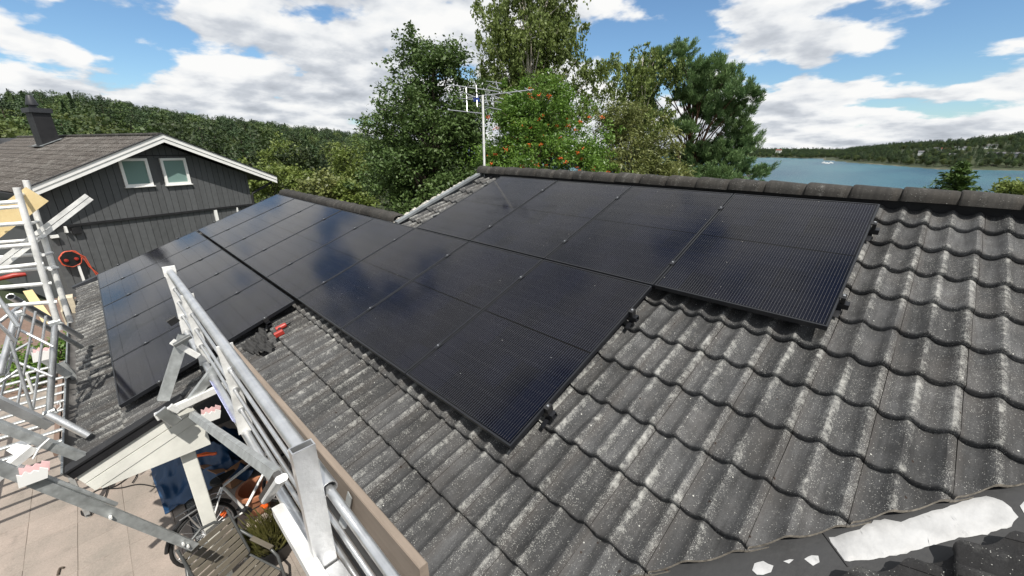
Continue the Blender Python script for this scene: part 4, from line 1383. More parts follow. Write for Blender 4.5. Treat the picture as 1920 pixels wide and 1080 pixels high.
# oak
OD = 15.0
ob = [blob_px(800, 110, OD, 46, 52), blob_px(770, 175, OD, 48, 60), blob_px(850, 165, OD, 50, 62), blob_px(800, 240, OD, 95, 70), blob_px(745, 270, OD-.4, 52, 60), blob_px(722, 330, OD-.5, 40, 55), blob_px(790, 350, OD-.7, 95, 60), blob_px(870, 300, OD, 60, 80), blob_px(885, 210, OD+.3, 36, 50), blob_px(815, 80, OD, 26, 30), blob_px(760, 130, OD, 26, 34)]
broadleaf('oak_tree', ground(P_at(815, 380, OD)), tuple(P_at(815, 90, OD)), ob, 1300, 46, 0.19, 0.115, LM_['oak'], M['bark'], 0.24, 'large dark green leafy tree left of the antenna', 'tree', 'trees behind the roof ridge', 21, ntips=60)
# birches
BD = 17.0
bb = [blob_px(1000, 50, BD, 66, 62), blob_px(1005, -60, BD, 52, 60), blob_px(935, 60, BD, 30, 40), blob_px(960, 120, BD, 46, 46), blob_px(1050, 105, BD, 40, 56), blob_px(1000, 195, BD, 70, 50), blob_px(892, 50, BD, 12, 18), blob_px(905, 95, BD, 16, 22), blob_px(1085, 30, BD, 18, 30), blob_px(1075, -20, BD, 16, 26), blob_px(1112, 150, BD, 26, 34), blob_px(930, 0, BD, 20, 26), blob_px(900, 150, BD, 22, 26), blob_px(1080, 190, BD, 30, 30)]
broadleaf('birch_tree', ground(P_at(1000, 360, BD)), tuple(P_at(1002, -130, BD)), bb, 1500, 40, 0.20, 0.095, LM_['birch'], M['bark_birch'], 0.17, 'tall olive green birch whose crown is cut by the top of the photo', 'tree', 'trees behind the roof ridge', 22, droop=1.9, ntips=70, aspect=0.62)
b2 = [blob_px(1195, 130, BD+1, 60, 36), blob_px(1170, 180, BD+1, 55, 40), blob_px(1215, 190, BD+1, 40, 50), blob_px(1150, 140, BD+1, 30, 36), blob_px(1185, 235, BD+1, 60, 40)]
broadleaf('birch_tree', ground(P_at(1150, 330, BD+1)), tuple(P_at(1205, 105, BD+1)), b2, 420, 40, 0.19, 0.095, LM_['birch'], M['bark_birch'], 0.11, 'smaller leaning birch with drooping twigs beside the pine', 'tree', 'trees behind the roof ridge', 23, droop=2.0, ntips=30, aspect=0.6, bend=0.3)
# rowan with berries
RD = 11.5
rb_ = [blob_px(1010, 205, RD, 72, 48), blob_px(960, 250, RD, 60, 55), blob_px(1060, 255, RD, 66, 58), blob_px(1010, 300, RD, 115, 48), blob_px(1110, 250, RD+.2, 36, 40), blob_px(925, 300, RD, 34, 44), blob_px(1030, 170, RD, 36, 22), blob_px(1080, 315, RD, 70, 40), blob_px(980, 320, RD, 70, 40), blob_px(1000, 230, RD, 70, 60)]
rroot, rcl = broadleaf('rowan_tree', ground(P_at(1015, 400, RD)), tuple(P_at(1015, 180, RD)), rb_, 1250, 36, 0.125, 0.082, LM_['rowan'], M['bark'], 0.12, 'bright green rowan full of orange berry clusters behind the antenna', 'tree', 'trees behind the roof ridge', 24, ntips=40, aspect=0.42)
rs_ = np.random.RandomState(4); bm = bmesh.new()
cc, dd = blob_points(rb_, 2600, rs_, 1.0)
toward = (CW - cc); toward /= np.linalg.norm(toward, axis=1)[:, None]
cc = cc[(dd*toward).sum(1) > 0.05][:70]
bv = []; 
for c in cc:
    for q in range(14):
        p = c + rs_.normal(size=3)*np.array([0.032, 0.032, 0.018]) + np.array([0, 0, 0.02])
        bmesh.ops.create_icosphere(bm, subdivisions=1, radius=0.013, matrix=Matrix.Translation(Vector(p - np.array(rroot.location))))
me = bpy.data.meshes.new('berries'); bm.to_mesh(me); bm.free(); me.materials.append(M['berry']); smooth(me)
tag(link('berries', me, rroot), kind='stuff')
# willow-like bush
WD = 14.0
wb_ = [blob_px(1190, 280, WD, 62, 46), blob_px(1150, 300, WD, 40, 40), blob_px(1225, 305, WD, 40, 40), blob_px(1180, 230, WD, 40, 34), blob_px(1130, 240, WD, 26, 36), blob_px(1200, 325, WD, 80, 30), blob_px(1130, 320, WD, 40, 36)]
broadleaf('willow_bush', ground(P_at(1185, 360, WD)), tuple(P_at(1185, 220, WD)), wb_, 560, 40, 0.16, 0.12, LM_['willow'], M['bark'], 0.07, 'yellowish narrow leaved bush between the rowan and the pine', 'bush', None, 25, ntips=40, aspect=0.28)


# pine: flat needle pads on crooked limbs
def pine(base, top, pads, label, group, seed, r0=0.2):
    rs_ = np.random.RandomState(seed)
    root = thing('pine_tree', label, 'tree', base, group)
    V = []
    for (x, y, z, a, b_, c) in pads:
        nt_f = int(9 + 20*a*b_)                      # tufts that make up this bough
        for q in range(nt_f):
            d = rs_.normal(size=3); d /= np.linalg.norm(d); rr0 = rs_.uniform(0.2, 1.12)
            cx = np.array([x, y, z]) + d*rr0*np.array([a, b_, c])
            rt_ = rs_.uniform(0.12, 0.22); n = int(150*(rt_/0.17)**2); tilt = rs_.normal(size=3)*0.35 + np.array([d[0]*.5, d[1]*.5, 0.9])
            dd = rs_.normal(size=(n, 3)); dd[:, 2] = np.abs(dd[:, 2])*0.9 - 0.15; dd /= np.linalg.norm(dd, axis=1)[:, None]
            P = cx + dd*(rs_.uniform(0.15, 1, n)**0.6)[:, None]*rt_*0.75 + tilt*rs_.uniform(-.3, 1.0, n)[:, None]*rt_*0.9
            V.append(leaf_cards(P, 0.12, rs_, 0.4, 0.17, 0.1, dd*1.5 + tilt*1.3))
    V = np.concatenate(V) - np.array(base)
    link('crown', quads_mesh('crown', V, LM_['pine']), root)
    tips = np.array([p[:3] for p in pads])
    limb_set(base, top, tips, rs_, r0, 0.25).build('trunk', M['bark_pine'], root, 60)
    return root


PD = 19.0
prs = np.random.RandomState(9)
pads = []
for (x, y, rx, ry) in ((1280, 99, 22, 16), (1241, 113, 25, 14), (1224, 127, 20, 18), (1263, 141, 40, 18), (1298, 131, 35, 18), (1330, 131, 38, 22), (1362, 145, 30, 18), (1312, 155, 40, 14), (1348, 163, 45, 18), (1383, 177, 35, 20), (1404, 184, 22, 16), (1284, 184, 35, 12), (1312, 191, 40, 16), (1344, 198, 40, 18), (1213, 166, 25, 18), (1199, 184, 18, 16), (1213, 205, 28, 14), (1217, 219, 24, 12), (1376, 212, 32, 18), (1327, 216, 40, 14), (1277, 237, 45, 12), (1362, 237, 40, 18), (1390, 244, 22, 18), (1383, 265, 36, 18), (1404, 276, 22, 16), (1298, 281, 45, 16), (1341, 283, 45, 18), (1383, 290, 38, 18), (1284, 304, 40, 18), (1327, 308, 45, 18), (1369, 315, 45, 18), (1412, 325, 32, 16), (1298, 325, 45, 14), (1350, 335, 60, 14), (1250, 320, 30, 14)):
    for q in range(2):
        D_ = PD + prs.uniform(-1.1, 1.1)
        bl = blob_px(x + prs.uniform(-5, 5), y + prs.uniform(-4, 4), D_, rx*0.86, ry*0.95)
        pads.append((bl[0], bl[1], bl[2], bl[3], bl[3]*0.9, bl[5]))
pine(ground(P_at(1275, 360, PD)), tuple(P_at(1288, 110, PD)), pads, 'big spreading pine between the birch and the lake', 'trees behind the roof ridge', 31)

# small spruce tops in front of the lake
def spruce(base, height, width, label, group, seed, mat, dens=1.0, name='spruce_tree'):
    rs_ = np.random.RandomState(seed)
    root = thing(name, label, 'tree', base, group)
    V = []; nb = int(26*dens*height/4)+14; b = MB()
    b.tube([(0, 0, 0), (0, 0, height*0.97)], [0.03*height/2+.02, 0.008], 7, False)
    for i in range(nb*5):
        t = rs_.uniform(0.05, 1)**0.8; z = height*t
        L = width*(1-t)**0.85*rs_.uniform(0.6, 1.1) + 0.05
        a = rs_.uniform(0, 2*np.pi); dirv = np.array([math.cos(a), math.sin(a), -0.12])
        n = int(14*dens*(L/0.5)+6)
        s = rs_.uniform(0.05, 1, n)[:, None]
        P = np.array([0, 0, z]) + dirv*L*s + np.array([0, 0, 0.18])*L*s**2 + rs_.normal(size=(n, 3))*0.035*np.array([1, 1, .6])
        ax = np.tile(dirv*1.4 + np.array([0, 0, 0.25]), (n, 1)) + rs_.normal(size=(n, 3))*0.6
        V.append(leaf_cards(P, 0.16, rs_, 0.5, 0.3, 0.1, ax))
    link('crown', quads_mesh('crown', np.concatenate(V), mat), root)
    b.local('trunk', M['bark'], root, 60)
    return root


for px, py, D, hgt, wid, lab, sd, mt in ((1806, 306, 17.0, 4.2, 2.7, 'small dark spruce top in front of the lake, beyond the ridge', 41, LM_['young']),):
    tp = P_at(px, py, D); spruce((tp[0], tp[1], tp[2]-hgt), hgt, wid, lab, 'tree tops beyond the ridge', sd, mt, 2.2)
yb = [blob_px(1900, 366, 15.0, 16, 14), blob_px(1914, 374, 15.0, 20, 16), blob_px(1882, 376, 15.0, 14, 9), blob_px(1900, 354, 15.0, 6, 8)]
tp = P_at(1900, 350, 15.0)
broadleaf('young_birch', (tp[0], tp[1], tp[2]-3.2), (tp[0], tp[1], tp[2]-.1), yb, 150, 34, 0.08, 0.07, LM_['light'], M['bark_birch'], 0.03, 'yellow green bush top at the right edge above the ridge', 'bush', None, 42, ntips=12)

# ------------------------------------------------------------------ woods
proto_col = bpy.data.collections.new('wood_kinds')


def proto(kind, seed):
    rs_ = np.random.RandomState(seed)
    if kind == 'pine':
        bl = [(rs_.uniform(-1.2, 1.2), rs_.uniform(-1.2, 1.2), z, rs_.uniform(1.1, 1.9)*k, rs_.uniform(1.1, 1.9)*k, rs_.uniform(.5, .8)) for z, k in ((7, 1.1), (8.2, 1.2), (9.5, 1.2), (10.8, 1.0), (12, .75), (12.8, .45))]
        mat = LM_['spruce']; P, d = blob_points(bl, 1700, rs_, 0.6); size = 0.36; asp = .5
    elif kind == 'spruce':
        t = rs_.uniform(0, 1, 620)**0.75; a = rs_.uniform(0, 6.28, 620); r = 2.2*(1-t)**0.9*rs_.uniform(.45, 1.05, 620)
        P = np.stack([r*np.cos(a), r*np.sin(a), 1.0+12.5*t - .25*r], 1); mat = LM_['spruce']; size = 0.60; asp = .4
    else:
        bl = [(rs_.uniform(-1.6, 1.6), rs_.uniform(-1.6, 1.6), rs_.uniform(3.5, 8.5), rs_.uniform(1.3, 2.2), rs_.uniform(1.3, 2.2), rs_.uniform(1.2, 2.0)) for _ in range(8)] + [(0, 0, 5.5, 2.2, 2.2, 3)]
        mat = LM_['wood'] if kind == 'leaf' else LM_['pale']; P, d = blob_points(bl, 2600, rs_, 0.7); size = 0.36; asp = .7
    V = leaf_cards(P, size, rs_, 0.5, asp, 0.25)
    q0 = []
    for (bx_, by_, z0_, z1_, r0_) in [(0, 0, -1.0, 12.0 if kind == 'pine' else 8.0, 0.16)] + [(0, 0, rs_.uniform(3.5, 7), 0, 0.05) for _ in range(0)]:
        for a_ in (0, math.pi/2):
            cx_, sx_ = math.cos(a_)*r0_, math.sin(a_)*r0_
            q0 += [(bx_-cx_, by_-sx_, z0_), (bx_+cx_, by_+sx_, z0_), (bx_+cx_*.4, by_+sx_*.4, z1_), (bx_-cx_*.4, by_-sx_*.4, z1_)]
    nq = len(V)//4
    me = quads_mesh('wood_' + kind, np.concatenate([V, np.array(q0, float)]), mat)
    me.materials.append(M['bark'])
    for pi_ in range(nq, nq + len(q0)//4): me.polygons[pi_].material_index = 1
    o = bpy.data.objects.new('wood_' + kind, me)
    proto_col.objects.link(o)
    return o


KINDS = ['pine', 'pine', 'spruce', 'leaf', 'leaf', 'pale']
protos = [proto(k, 50+i) for i, k in enumerate(KINDS)]
# collection children come out of the node in alphabetical order
order = sorted(range(len(protos)), key=lambda i: protos[i].name)
slot = {i: order.index(i) for i in range(len(protos))}


def wood(name, pts, sc_, kinds, label):
    me = bpy.data.meshes.new(name); me.from_pydata([tuple(p) for p in pts], [], [])
    n = len(pts); rs_ = np.random.RandomState(len(pts))
    a = me.attributes.new('sc', 'FLOAT', 'POINT'); a.data.foreach_set('value', np.asarray(sc_, np.float32))
    a = me.attributes.new('rz', 'FLOAT_VECTOR', 'POINT'); rz = np.zeros((n, 3), np.float32); rz[:, 2] = rs_.uniform(0, 6.28, n); a.data.foreach_set('vector', rz.ravel())
    a = me.attributes.new('ki', 'INT', 'POINT'); a.data.foreach_set('value', np.array([slot[int(k)] for k in kinds], np.int32))
    o = link(name, me)
    ng = bpy.data.node_groups.new(name, 'GeometryNodeTree')
    ng.interface.new_socket('Geometry', in_out='INPUT', socket_type='NodeSocketGeometry')
    ng.interface.new_socket('Geometry', in_out='OUTPUT', socket_type='NodeSocketGeometry')
    gi = ng.nodes.new('NodeGroupInput'); go = ng.nodes.new('NodeGroupOutput')
    ci = ng.nodes.new('GeometryNodeCollectionInfo'); ci.inputs[0].default_value = proto_col; ci.inputs[1].default_value = True; ci.inputs[2].default_value = True
    ip = ng.nodes.new('GeometryNodeInstanceOnPoints')
    def attr(nm, ty):
        q = ng.nodes.new('GeometryNodeInputNamedAttribute'); q.data_type = ty; q.inputs[0].default_value = nm
        return [s for s in q.outputs if s.enabled][0]
    ng.links.new(gi.outputs[0], ip.inputs['Points']); ng.links.new(ci.outputs[0], ip.inputs['Instance'])
    ip.inputs['Pick Instance'].default_value = True
    ng.links.new(attr('ki', 'INT'), ip.inputs['Instance Index'])
    ng.links.new(attr('rz', 'FLOAT_VECTOR'), ip.inputs['Rotation'])
    ng.links.new(attr('sc', 'FLOAT'), ip.inputs['Scale'])
    ng.links.new(ip.outputs[0], go.inputs[0])
    md = o.modifiers.new('trees', 'NODES'); md.node_group = ng
    tag(o, label, 'wood', kind='stuff')
    return o


rs_ = np.random.RandomState(77)
# wooded hill on the left
pts = []; sc_ = []; kd = []
n = 2700
az = rs_.uniform(146, 192, n); r = np.sqrt(rs_.uniform(62.0**2, 385.0**2, n))
x = CW[0] + r*np.cos(np.radians(az)); y = CW[1] + r*np.sin(np.radians(az)); z = terrain(x, y)
up = np.clip((r-60)/270, 0, 1)
u_ = rs_.uniform(size=n)
k_ = np.where(u_ < 0.34 + 0.48*up, np.where(rs_.uniform(size=n) < 0.80, rs_.randint(0, 2, n), 2), np.where(rs_.uniform(size=n) < 0.30*(1-up)+0.12, 5, rs_.randint(3, 5, n)))
s_ = rs_.uniform(0.62, 1.5, n)
hgt_ = np.array([13.3, 13.3, 13.6, 10.2, 10.2, 10.2])[k_]
top_ = np.degrees(np.arctan2(z + s_*hgt_ - CW[2], r)); lim_ = np.interp(az, HILL_AZ, HILL_EL) + 0.15
ok_ = top_ < lim_
x, y, z, s_, k_ = x[ok_], y[ok_], z[ok_], s_[ok_], k_[ok_]
wood('forest', np.stack([x, y, z-0.4], 1), s_, k_, 'dense green mixed forest covering the hillside on the left')
# far shores
n = 13000
az = rs_.uniform(78, 112, n); r = rs_.uniform(700, 1760, n)
x = CW[0] + r*np.cos(np.radians(az)); y = CW[1] + r*np.sin(np.radians(az)); z = terrain(x, y)
keep = (z > WATER + 0.9) & ~((np.abs(az-88.5) < 3.2) & (np.abs(r-1000) < 90) & (rs_.uniform(size=n) < 0.6))
x, y, z = x[keep], y[keep], z[keep]; n = len(x)
k_ = np.where(rs_.uniform(size=n) < 0.55, rs_.randint(0, 3, n), rs_.randint(3, 6, n))
wood('forest', np.stack([x, y, z-1], 1), rs_.uniform(0.75, 1.25, n), k_, 'forest on the far shores of the lake')
# scrub on the slope down to the lake, behind the garden trees
n = 500
az = rs_.uniform(84, 150, n); r = rs_.uniform(34, 120, n)
x = CW[0] + r*np.cos(np.radians(az)); y = CW[1] + r*np.sin(np.radians(az)); z = terrain(x, y)
topel = np.degrees(np.arctan2(z + 9 - CW[2], r))
keep = (topel < np.where(az < 118, -6.5, -1.0))
wood('thicket', np.stack([x, y, z-0.5], 1)[keep], rs_.uniform(0.45, 0.8, n)[keep], rs_.randint(3, 6, n)[keep], 'leafy thicket on the slope below the house')

# nearer garden trees that stand apart below the hill
spots = [(520, 300, 52, 34, 30, 'light', 'pale green tree just right of the neighbour house corner'), (566, 300, 46, 28, 34, 'wood', 'mid green round tree behind the low ridge, second from the neighbour house'), (610, 318, 44, 24, 30, 'spruce', 'small dark spruce among paler trees below the hill'), (650, 300, 40, 30, 44, 'light', 'light green tree left of the big dark tree'), (505, 335, 36, 30, 22, 'light', 'yellow green bush beside the grey house corner'), (560, 345, 34, 26, 20, 'light', 'yellow green bush above the low ridge'), (620, 356, 30, 34, 22, 'willow', 'olive bush above the middle of the low ridge'), (665, 372, 28, 26, 26, 'light', 'bright bush at the right end of the low ridge')]
for i, (px, py, D, rx, ry, mt, lab) in enumerate(spots):
    bl = blob_px(px, py, D, rx, ry); c = np.array(bl[:3])
    if mt == 'spruce':
        spruce((c[0], c[1], c[2]-3.5), 5.2, 1.6, lab, 'trees below the hill', 60+i, LM_['spruce'], 0.8); continue
    r_ = np.random.RandomState(80+i)
    bs = [bl] + [(c[0]+r_.uniform(-.8, .8)*bl[3], c[1]+r_.uniform(-.8, .8)*bl[3], c[2]+r_.uniform(-.6, .6)*bl[5], bl[3]*.6, bl[3]*.6, bl[5]*.6) for _ in range(5)]
    g = terrain(np.array([c[0]]), np.array([c[1]]))[0]
    broadleaf('garden_tree', (c[0], c[1], min(g, c[2]-2)), (c[0], c[1], c[2]+bl[5]*.6), bs, 150, 24, 0.04*bl[3]*3+.12, 0.26, LM_[mt], M['bark'], 0.09, lab, 'tree', 'trees below the hill', 90+i, ntips=14)

# houses on the far shore, and moored boats
M['far_red'] = plain('red_far_roof', (0.22, 0.07, 0.05), 0.8); M['far_grey'] = plain('grey_far_roof', (0.10, 0.10, 0.11), 0.8)
def cottage(px, py, D, w, dpt, hgt, wallm, roofm, label):
    c = P_at(px, py, D); g = float(terrain(np.array([c[0]]), np.array([c[1]]))[0])
    w, dpt, hgt = w*.8, dpt*.8, hgt*.8
    z0 = max(c[2]-hgt*.6, g - 1)
    root = thing('lakeside_house', label, 'house', (c[0], c[1], z0), 'houses on the far shore')
    b = MB(); b.box((-w/2, -dpt/2, -3), (w/2, dpt/2, hgt)); b.local('wall', wallm, root)
    b = MB(); b.prism([(-w/2-.4, -dpt/2-.5, hgt-.1), (-w/2-.4, dpt/2+.5, hgt-.1), (-w/2-.4, 0, hgt+dpt*.30)], (w+.8, 0, 0)); b.local('roof', roofm, root)
    for k in (-.28, .05, .3):
        b = MB(); b.box((k*w, -dpt/2-.08, hgt*.35), (k*w+w*.12, -dpt/2-.02, hgt*.75)); b.local('window', M['glass'], root)
for a in ((1727, 286, 930, 8, 7, 3.6, M['white'], M['far_grey'], 'white lakeside house, leftmost on the wooded shore'), (1757, 280, 960, 10, 8, 4.5, M['white_old'], M['far_grey'], 'cream lakeside house between two white ones on the far slope'),
          (1772, 284, 940, 12, 8, 5.5, M['white'], M['far_red'], 'white lakeside house with reddish roof at the middle of the slope'), (1800, 280, 960, 16, 9, 5, M['white'], M['far_grey'], 'long white lakeside house above the small spruce'),
          (1855, 279, 970, 18, 9, 6, M['white'], M['far_grey'], 'large white lakeside house high at the right'), (1868, 289, 900, 20, 8, 3.5, M['chair_tube'], M['far_grey'], 'long low grey lakeside house below the large white one'),
          (1908, 290, 900, 16, 8, 4, M['zinc'], M['far_grey'], 'grey lakeside house at the right edge'), (1786, 291, 880, 9, 7, 3.5, M['zinc'], M['far_grey'], 'small grey lakeside house nearest the water'),
          (1460, 283, 1420, 16, 10, 6, M['white_old'], M['far_red'], 'pale house with red roof on the distant left shore')):
    cottage(*a)
for i, (px, py, lab) in enumerate(((1545, 306, 'white sailboat off the wooded point, leftmost'), (1551, 307, 'white motor boat moored between two others off the point'), (1558, 306, 'white boat moored nearest the wooded point'))):
    c = at(px, py, 2, WATER)
    root = thing('moored_boat', lab, 'boat', c, 'boats off the point')
    b = MB(); L = 6.5; hull = [(-L/2, -1.3), (L*.2, -1.4), (L/2, 0), (L*.2, 1.4), (-L/2, 1.3)]
    b.prism([(x_, y_, -.2) for x_, y_ in hull], (0, 0, 1.5)); b.local('hull', M['white'], root)
    b = MB(); b.box((-L*.3, -.9, 1.3), (L*.12, .9, 2.4)); b.local('cabin', M['white'], root)
    if i == 0:
        b = MB(); b.tube([(0, 0, 1.2), (0, 0, 11)], .12, 6); b.local('mast', M['alu'], root)

# ------------------------------------------------------------------ antenna on the upper gable
mp = P_at(911, 312, 6.95)
AX, AY = U_GABLE - 0.03, float(r2w(0, V_RIDGE_H, 0).y) + 0.05
zb = 0.5; mt_ = at(905, 182, 0, AX)
ant = thing('tv_antenna', 'aluminium rooftop aerial with many thin elements on a tall mast', 'antenna', (AX, AY, 1.0))
base = Vector((AX, AY, 1.0)); top = at(906, 178, 1, AY); top = Vector((AX-0.02, AY, top.z))
b = MB(); b.tube([base, top], 0.020, 10); b.build('mast', M['alu_white'], ant, 40)
def seg3(p, q, r0, nm, mat=None):
    b = MB(); b.tube([at(*p, 1, AY+ (p[2] if len(p) > 2 else 0)), at(*q, 1, AY)], r0, 6); return b.build(nm, mat or M['alu'], ant, 40)
AYP = AY
def aseg(x0, y0, x1, y1, d0=0.0, d1=0.0, r0=0.006, nm='element', mat=None):
    b = MB(); b.tube([at(x0, y0, 1, AYP+d0), at(x1, y1, 1, AYP+d1)], r0, 6); return b.build(nm, mat or M['alu'], ant, 40)
aseg(838, 158, 935, 172, 0, 0, 0.009, 'boom'); aseg(876, 183, 1000, 168, 0, 0.25, 0.009, 'boom'); aseg(840, 206, 906, 213, 0, 0, 0.009, 'boom')
for x0, y0, x1, y1 in ((874, 163, 876, 209), (866, 172, 892, 182), (860, 184, 888, 187), (893, 160, 895, 200), (912, 152, 940, 156), (916, 160, 938, 168), (914, 176, 944, 186), (910, 200, 940, 206), (930, 152, 934, 168), (922, 180, 926, 200), (905, 188, 940, 192), (945, 172, 960, 178), (964, 168, 978, 174), (984, 165, 996, 171)):
    aseg(x0, y0, x1, y1, 0.06, -0.06, 0.0055)
b = MB(); pts = [at(925+14*math.cos(a), 178+24*math.sin(a), 1, AYP+0.05) for a in np.linspace(2.2, 4.2, 9)]
b.tube(pts, 0.006, 6); b.build('element', M['alu'], ant, 40)
p = at(893, 187, 1, AYP); b = MB(); b.box((p.x-.05, p.y-.03, p.z-.03), (p.x+.05, p.y+.03, p.z+.03)); b.build('dipole_box', plain('blue_plastic', (0.02, 0.05, 0.25), 0.4), ant)

# ------------------------------------------------------------------ yard
from mathutils import noise as mnoise
GZ = -2.42
b = MB(); b.box((-1.2, -6.5, GZ-0.2), (9.5, 1.6, GZ-0.006)); 
patio = tag(b.build('patio', M['joint']), kind='structure')
rp = random.Random(17); SLM = []
for q in range(3):
    bq = MB(); s_ = 0.4485; bv_ = 0.003
    bq.add([(bv_, bv_, 0), (s_-bv_, bv_, 0), (s_-bv_, s_-bv_, 0), (bv_, s_-bv_, 0), (0, 0, -.007), (s_, 0, -.007), (s_, s_, -.007), (0, s_, -.007)], [(0, 1, 2, 3), (4, 5, 1, 0), (5, 6, 2, 1), (6, 7, 3, 2), (7, 4, 0, 3)])
    SLM.append(bq.mesh('paving_slab', M['slab']))
for i in range(17):
    for j in range(14):
        x = -0.4 + i*0.45; y = -4.9 + j*0.45
        o = link('paving_slab', rp.choice(SLM), patio); o.location = (x, y, GZ + rp.uniform(-.0015, .0015)); o.rotation_euler = (rp.uniform(-.004, .004), rp.uniform(-.004, .004), rp.uniform(-.006, .006))
# drain grate
gd = thing('drain_grate', 'slotted steel drain channel by the white post', 'drain', tuple(at(365, 965, 2, GZ)))
g0 = at(365, 965, 2, GZ+.008)
b = MB(); b.box((g0.x-.55, g0.y-.07, GZ-.02), (g0.x+.65, g0.y-.055, GZ+.012)); b.box((g0.x-.55, g0.y+.055, GZ-.02), (g0.x+.65, g0.y+.07, GZ+.012)); b.box((g0.x-.55, g0.y-.055, GZ-.02), (g0.x+.65, g0.y+.055, GZ+.0045)); b.build('channel', M['black_plastic'], gd)
b = MB()
for i in range(40):
    xx = g0.x-.54+i*.03; b.box((xx, g0.y-.055, GZ+.005), (xx+.012, g0.y+.055, GZ+.011))
tag(b.build('bars', M['alu_dull'], gd), kind='stuff')


def wire(name, pix, z, r_, mat, label, cat, sub=8):
    P_ = [at(px, py, 2, z) for px, py in pix]
    out = []
    for i in range(len(P_)-1):
        p0, p1, p2, p3 = P_[max(i-1, 0)], P_[i], P_[i+1], P_[min(i+2, len(P_)-1)]
        for k in range(sub):
            t = k/sub
            out.append(0.5*((2*p1) + (p2-p0)*t + (2*p0-5*p1+4*p2-p3)*t*t + (3*p1-p0-3*p2+p3)*t**3))
    out.append(P_[-1])
    b = MB(); b.tube(out, r_, 6)
    return tag(b.build(name, mat, None, 60), label, cat)
wire('power_cable', [(165, 930), (185, 918), (215, 912), (240, 895), (250, 885), (235, 888), (210, 905), (195, 915), (225, 915), (262, 908), (300, 915), (345, 925)], GZ+.016, 0.008, M['rubber'], 'thin black cable curling over the paving towards the blue tarp', 'cable')
wire('power_cable', [(152, 958), (155, 966), (168, 966), (178, 955), (195, 935), (205, 910), (225, 880), (250, 872), (256, 890), (248, 905)], GZ+.03, 0.008, M['rubber'], 'black cable loop under the white gable boards', 'cable')
for i, (pix, lab) in enumerate((([(108, 1078), (112, 1066), (120, 1064)], 'dark stick lying at the bottom edge of the paving'),)):
    wire('fallen_stick', pix, GZ+.02, 0.012, M['bark'], lab, 'stick')

# blue tarpaulin over a heap
tc0 = at(380, 858, 2, GZ+.3); tip = at(310, 966, 2, GZ); TV = Vector((tip.x-tc0.x, tip.y-tc0.y, 0))
def tarp():
    n = 64; vs = []; fs = []
    for i in range(n+1):
        for j in range(n+1):
            a = (i/n-.5)*2; c = (j/n-.5)*2
            x = a*0.62; y = c*0.58
            r = math.sqrt(a*a+c*c)
            w = math.exp(-((a-0.9)**2+(c+.9)**2)*1.6)   # one corner pulled out along the ground
            q3 = Vector((a*2.2, c*2.2, 1.7))
            hgt = 0.68*max(0, 1-r*0.85)**0.6 + 0.18*(1-abs(mnoise.noise(q3*.8))*2.2) + 0.05*(1-abs(mnoise.noise(q3*1.9))*2.2) + 0.01*mnoise.noise(q3*5.0) - 0.06
            x += (TV.x-0.62)*w; y += (TV.y+0.58)*w
            vs.append((x, y, max(0.012, hgt*(1-0.6*w))))
    for i in range(n):
        for j in range(n):
            q = i*(n+1)+j; fs.append((q, q+n+1, q+n+2, q+1))
    b = MB(); b.add(vs, fs); return b
o = tarp().local('tarpaulin', M['tarp'], None, 40); o.location = (tc0.x, tc0.y, GZ+.005)
tag(o, 'crumpled blue tarpaulin thrown over a heap under the eave', 'tarpaulin')
# orange strap lying on it
P_ = [at(365, 856, 2, GZ+.62), at(378, 852, 2, GZ+.64), at(388, 850, 2, GZ+.63), at(398, 853, 2, GZ+.63), at(405, 851, 2, GZ+.62)]
b = MB(); b.tube([p + Vector((rp.uniform(-.02, .02), rp.uniform(-.02, .02), 0)) for p in P_], 0.022, 7); b.tube([P_[1]+Vector((0, -.05, 0)), P_[3]+Vector((.02, .05, .01))], 0.014, 6)
tag(b.build('rope', M['orange'], None, 60), 'tangled orange rope lying on the blue tarpaulin', 'rope')
def pot(px, py, h_, r_, lab, tilt=0.0, z=GZ):
    c = at(px, py, 2, z + h_*0.6); b = MB()
    b.lathe((0, 0, 0), [(0.001, 0.0), (r_*.68, 0), (r_*.95, h_*.82), (r_*1.06, h_*.82), (r_*1.06, h_), (r_*.9, h_), (r_*.85, h_*.8), (r_*.6, h_*.1), (0.001, h_*.1)], 20)
    o = b.local('flower_pot', M['terracotta'], None, 40); o.location = (c.x, c.y, z+.003 + abs(math.sin(tilt))*r_); o.rotation_euler = (tilt, 0, 0.4)
    tag(o, lab, 'flower pot', 'terracotta pots')
c = at(428, 866, 2, GZ+.28)
bxr = thing('cardboard_box', 'open brown cardboard box beside the blue tarpaulin and orange rope', 'box', (c.x, c.y, GZ), None, rad(22))
for nm_, p_, q_ in (('box_side', (-.22, -.16, .002), (.22, -.152, .34)), ('box_side', (-.22, .152, .002), (.22, .16, .34)), ('box_side', (-.22, -.151, .002), (-.212, .151, .34)), ('box_side', (.212, -.151, .002), (.22, .151, .34)), ('box_bottom', (-.21, -.15, .003), (.21, .15, .012))):
    b = MB(); b.box(p_, q_); b.local(nm_, M['cardboard'], bxr)
for p_, q_, up_ in (((0, -.16, .34), (0, -.29, .39), (0, 0, 1)), ((0, .16, .34), (0, .27, .28), (0, 0, 1))):
    b = MB(); b.bar(p_, q_, .43, .006, up_); b.local('flap', M['cardboard'], bxr)
pot(480, 930, 0.36, 0.20, 'terracotta pot behind the white bicycle frame')


